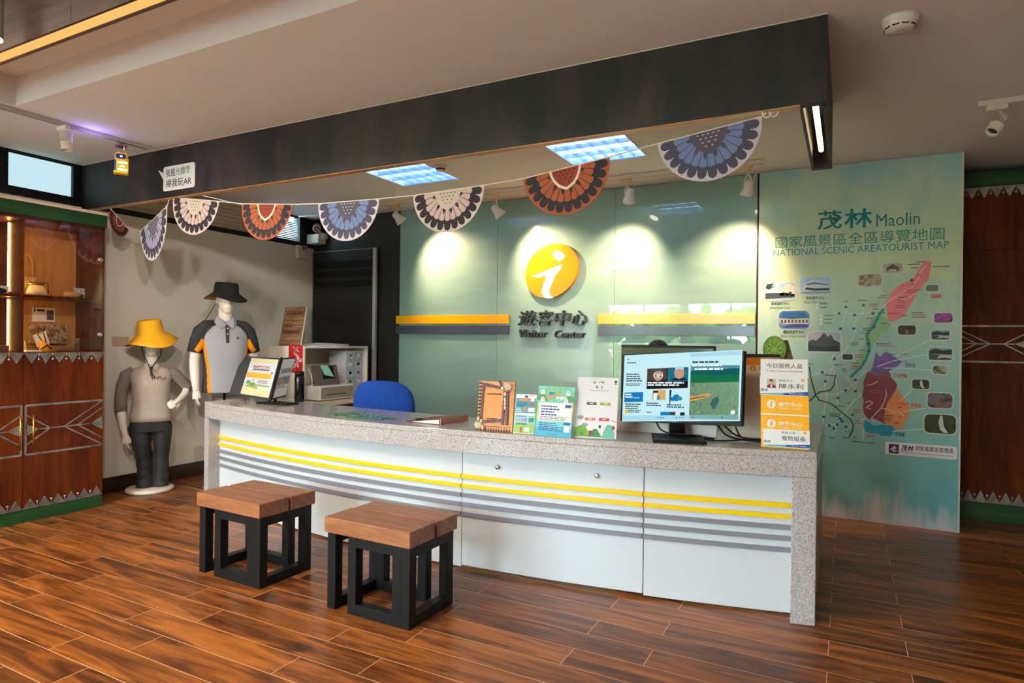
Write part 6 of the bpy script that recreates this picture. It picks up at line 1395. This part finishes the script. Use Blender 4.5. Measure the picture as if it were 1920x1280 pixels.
sl.build('sleeve', SHIRTD, fm, label='dark grey three quarter sleeve')
cl = MB()
for sx in (-1, 1): cl.add([(0, -.062, 1.075), (sx * .052, -.040, 1.115), (sx * .062, .0, 1.122), (sx * .078, -.03, 1.07), (sx * .045, -.085, 1.03), (sx * .012, -.082, 1.05)], [(0, 1, 4, 5) if sx > 0 else (5, 4, 1, 0), (1, 2, 3, 4) if sx > 0 else (4, 3, 2, 1)], 0, False)
cl.add([(-.012, -.088, 1.06), (.012, -.088, 1.06), (.012, -.124, .93), (-.012, -.124, .93)], [(0, 3, 2, 1)], 1)
o = cl.build('collar', [SHIRTG, SHIRTD], fm); sd_ = o.modifiers.new('thick', 'SOLIDIFY'); sd_.thickness = .004
em_ = MB()
rn = random.Random(8)
for k in range(16):
    x0, z0 = .07 + rn.uniform(-.035, .035), .99 + rn.uniform(-.018, .018); em_.tube([(x0, -.122 + x0 * x0 * 2.2, z0), (x0 + .014, -.122 + (x0 + .014) ** 2 * 2.2, z0 + rn.uniform(-.008, .008))], .0018, 5)
em_.build('embroidery', pm('brown_embroidery', (104, 66, 62), .8), fm)
pn = MB()
pn.loft([(0, 0, .645, .150, .10, 2.4), (0, 0, .60, .160, .105, 2.4), (0, 0, .52, .165, .10, 2.4)], 32)
for pts in ([(-.085, .57, .092), (-.075, .47, .080), (-.058, .36, .068), (-.045, .27, .062), (-.042, .235, .068), (-.038, .19, .060), (-.040, .15, .069), (-.036, .11, .062), (-.042, .07, .070), (-.042, .036, .068)],
            [(.085, .57, .088), (.092, .47, .074), (.092, .36, .062), (.086, .27, .058), (.086, .22, .063), (.080, .17, .058), (.084, .12, .066), (.082, .08, .061), (.084, .036, .066)]): pn.tube([(x, .0, z) for x, z, r in pts], [r for x, z, r in pts], 20)
o = smooth_body(pn, 'trousers', JEAN, fm, .008)
hat(fm, (-.005, -.018, 1.372), .10, -.14, .104, .125, .205, pm('hat_yellow', (240, 172, 20), .8), pm('hat_dark_lining', (30, 24, 24), .9), .05, .018)
st_ = MB().tube([(-.075, -.03, 1.27), (-.06, -.075, 1.19), (-.02, -.10, 1.11), (.0, -.125, 1.05), (.012, -.135, .98)], .004, 6).tube([(.08, -.04, 1.27), (.07, -.08, 1.18), (.02, -.105, 1.11), (.0, -.125, 1.05), (.03, -.132, .99)], .004, 6).ball((.002, -.122, 1.08), .011)
st_.build('hat_cord', BLKFAB, fm)
# --- man's mannequin
mm_ = thing('mannequin', 'white torso mannequin in black bucket hat and grey black orange polo behind the counter end', 'mannequin', (-4.97, 3.90, 0), math.radians(62))
MB().lathe([(.17, 0), (.175, .004), (.172, .012), (.02, .014)], 36).build('base', STEEL, mm_); MB().tube([(0, 0, .012), (0, 0, .9)], .012, 12).build('pole', CHROME, mm_)
b = MB(); head_geo(b, (.0, -.02, 1.675), 1.0, .15, True)
b.tube([(0, .012, 1.40), (0, .004, 1.52), (0, -.01, 1.62)], [.075, .060, .055], 20)
b.loft([(0, 0, .885, .13, .085), (0, 0, 1.0, .14, .09), (0, 0, 1.2, .165, .11), (0, 0, 1.38, .18, .09), (0, .005, 1.46, .11, .06)], 28)
for sx in (-1, 1):
    b.tube([(sx * .19, .01, 1.42), (sx * .225, .02, 1.30), (sx * .245, .015, 1.14), (sx * .245, -.02, 1.0), (sx * .238, -.05, .88)], [.055, .050, .044, .040, .028], 16)
    hand_geo(b, (sx * .238, -.05, .89), (sx * -.06, -.12, -1), (-sx, .05, 0), sx, .175, .5)
smooth_body(b, 'body', MANQ, mm_)
POLO_R = [(0, 0, .858, .185, .125, 2.4), (0, 0, .92, .182, .122, 2.4), (0, 0, 1.0, .176, .116, 2.4), (0, 0, 1.08, .176, .118, 2.4), (0, -.004, 1.16, .185, .125, 2.3), (0, -.006, 1.24, .192, .130, 2.3), (0, -.004, 1.32, .198, .122, 2.2), (0, .0, 1.39, .200, .104, 2.2), (0, .004, 1.44, .178, .085, 2), (0, .006, 1.475, .115, .07, 2), (0, .006, 1.495, .072, .062, 2), (0, .006, 1.515, .066, .058, 2)]
SUB = 6
pr = []
for a, b in zip(POLO_R, POLO_R[1:]): pr += [tuple(p + (q - p) * k / SUB for p, q in zip(a, b)) for k in range(SUB)]
pr.append(POLO_R[-1])
def pmat(i, t):
    z = (pr[i][2] + pr[min(i + 1, len(pr) - 1)][2]) / 2
    d = min(abs(t - .5), abs(t), abs(1 - t)); front = .5 < t < 1
    if z > 1.29 and z < 1.49 and d < .045 + (z - 1.29) * .62: return 1
    if z <= 1.30:
        c = .062 + .062 * max(0, (1.26 - z) / .4) ** .8
        if front and abs(d - c) < .021: return 2
        if d < (c if front else .05): return 1
    return 0
s = MB(); s.loft(pr, 128, pmat)
s.build('polo_shirt', [POLOG, POLOB, POLOO], mm_)
for sx in (-1, 1):
    q = MB().tube([(sx * .09, .008, 1.468), (sx * .15, .01, 1.45), (sx * .198, .012, 1.40), (sx * .225, .016, 1.32), (sx * .243, .018, 1.215)], [.040, .056, .064, .062, .064], 22)
    q.build('sleeve', POLOB, mm_, label='black polo sleeve')
    MB().tube([(sx * .180, -.045, 1.33), (sx * .215, -.050, 1.26), (sx * .24, -.045, 1.225)], [(.012, .022), (.02, .026), (.024, .026)], 10).build('sleeve_inset', POLOO, mm_)
cl = MB()
for sx in (-1, 1): cl.add([(0, -.072, 1.47), (sx * .058, -.045, 1.53), (sx * .070, .0, 1.54), (sx * .09, -.04, 1.475), (sx * .055, -.098, 1.425), (sx * .014, -.092, 1.445)], [(0, 1, 4, 5) if sx > 0 else (5, 4, 1, 0), (1, 2, 3, 4) if sx > 0 else (4, 3, 2, 1)])
o = cl.build('collar', POLOG, mm_); sd_ = o.modifiers.new('thick', 'SOLIDIFY'); sd_.thickness = .005
MB().add([(-.014, -.100, 1.455), (.014, -.100, 1.455), (.012, -.134, 1.30), (-.012, -.134, 1.30), (-.014, -.085, 1.455), (.014, -.085, 1.455), (.012, -.12, 1.30), (-.012, -.12, 1.30)], [(0, 3, 2, 1), (0, 1, 5, 4), (3, 7, 6, 2), (0, 4, 7, 3), (1, 2, 6, 5)]).build('placket', POLOB, mm_)
for zz in (1.43, 1.38): MB().ball((0, -.106 - (1.455 - zz) * .2, zz), (.006, .004, .006), 0, 10, 6).build('button', PAPER, mm_)
MB().disc(.085, 1.345, .012, 0, 0, frame_y(0, -.1265, 0), 12).build('chest_emblem', pm('emblem_dark', (70, 70, 80), .7), mm_)
hat(mm_, (.0, -.032, 1.742), .05, .04, .106, .10, .180, pm('hat_black', (24, 22, 24), .85), pm('hat_ochre_lining', (176, 130, 40), .9), .022, .014)
MB().tube([(-.07, .04, 1.66), (-.11, .06, 1.58), (-.15, .05, 1.51), (-.175, .045, 1.46)], .003, 6).build('hat_cord', BLKFAB, mm_)
# --- person at the desk behind the monitors: only the hair shows
hp = ony(1233, 636, 4.55)
pe = thing('person', 'person with dark hair sitting behind the monitors, only the crown showing', 'person', (hp.x, 4.55, 0))
zc = hp.z - .125
b = MB(); head_geo(b, (0, 0, zc), 1.0, 0, True)
b.tube([(0, .015, zc - .27), (0, .012, zc - .18), (0, .0, zc - .08)], [.062, .052, .050], 18)
b.loft([(0, .05, .47, .15, .12), (0, .05, .58, .15, .11), (0, .045, .72, .145, .10), (0, .035, .86, .165, .11), (0, .025, .98, .17, .09), (0, .02, 1.035, .10, .06)], 28)
for sx in (-1, 1):
    b.tube([(sx * .165, .025, .985), (sx * .205, .01, .86), (sx * .215, -.03, .76), (sx * .18, -.20, .775), (sx * .12, -.34, .80)], [.05, .045, .038, .034, .024], 14)
    hand_geo(b, (sx * .122, -.335, .802), (-sx * .15, -1, .10), (0, 0, -1), -sx, .17, .35)
    b.tube([(sx * .09, .03, .50), (sx * .10, -.20, .50), (sx * .10, -.40, .49), (sx * .10, -.41, .30), (sx * .10, -.39, .09)], [.085, .075, .056, .05, .036], 14)
    b.tube([(sx * .10, -.36, .04), (sx * .10, -.43, .04), (sx * .10, -.52, .028)], [.034, .038, .024], 12)
smooth_body(b, 'body', pm('skin', (206, 158, 130), .55), pe)
for sx in (-1, 1):
    ey = MB().ball((sx * .032, -.083, zc + .014), (.013, .008, .008), 0, 14, 8); ey.ball((sx * .032, -.0885, zc + .014), (.005, .004, .006), 1, 10, 6); ey.build('eye', [pm('eye_white', (232, 228, 222), .3), pm('eye_dark', (40, 26, 20), .2)], pe)
    MB().tube([(sx * .018, -.092, zc + .034), (sx * .034, -.091, zc + .039), (sx * .050, -.080, zc + .034)], [.003, .004, .0025], 6).build('eyebrow', pm('brow_dark', (40, 28, 22), .8), pe)
MB().ball((0, -.093, zc - .058), (.022, .005, .007), 0, 14, 6).build('mouth', pm('lip', (168, 96, 88), .5), pe)
hr = MB(); hr.ball((0, .016, zc + .035), (.082, .098, .090), 0, 24, 14)
hr.v = [(x, y, z) if not (y < -.03 and z < zc + .055) else (x * .8, max(y, -.02) , max(z, zc + .05)) for x, y, z in hr.v]
hr.build('hair', mottled('dark_brown_hair', (28, 20, 16), (70, 52, 42), 60, .6, 0, (6, 6, 1)), pe)
jk = MB(); jk.loft([(0, .05, .47, .172, .142, 2.4), (0, .05, .60, .168, .13, 2.4), (0, .045, .74, .164, .12, 2.3), (0, .035, .88, .182, .128, 2.2), (0, .025, .985, .188, .105, 2.1), (0, .02, 1.035, .12, .075), (0, .018, 1.06, .062, .062)], 36)
for sx in (-1, 1): jk.tube([(sx * .12, .025, 1.0), (sx * .175, .025, .975), (sx * .212, .01, .86), (sx * .222, -.03, .765), (sx * .185, -.19, .782), (sx * .135, -.30, .803)], [.05, .062, .056, .050, .046, .036], 18)
smooth_body(jk, 'jacket', pm('navy_jacket', (40, 46, 66), .8), pe, .008)
tr = MB()
tr.loft([(0, .05, .445, .150, .13, 2.4), (0, .05, .54, .160, .135, 2.4)], 28)
for sx in (-1, 1): tr.tube([(sx * .09, .03, .505), (sx * .10, -.20, .505), (sx * .10, -.41, .495), (sx * .10, -.42, .30), (sx * .10, -.395, .085)], [.098, .086, .068, .062, .052], 16)
smooth_body(tr, 'trousers', pm('dark_trousers', (34, 34, 40), .8), pe, .008)
for sx in (-1, 1): MB().tube([(sx * .10, -.345, .042), (sx * .10, -.43, .045), (sx * .10, -.535, .030)], [.040, .044, .028], 14, 0, None, True, True, .95).build('shoe', MATTEB, pe)
office_chair('office chair under the person behind the monitors', (hp.x, 4.545 + .28, 0), 0, pm('chair_charcoal', (44, 44, 50), .9))
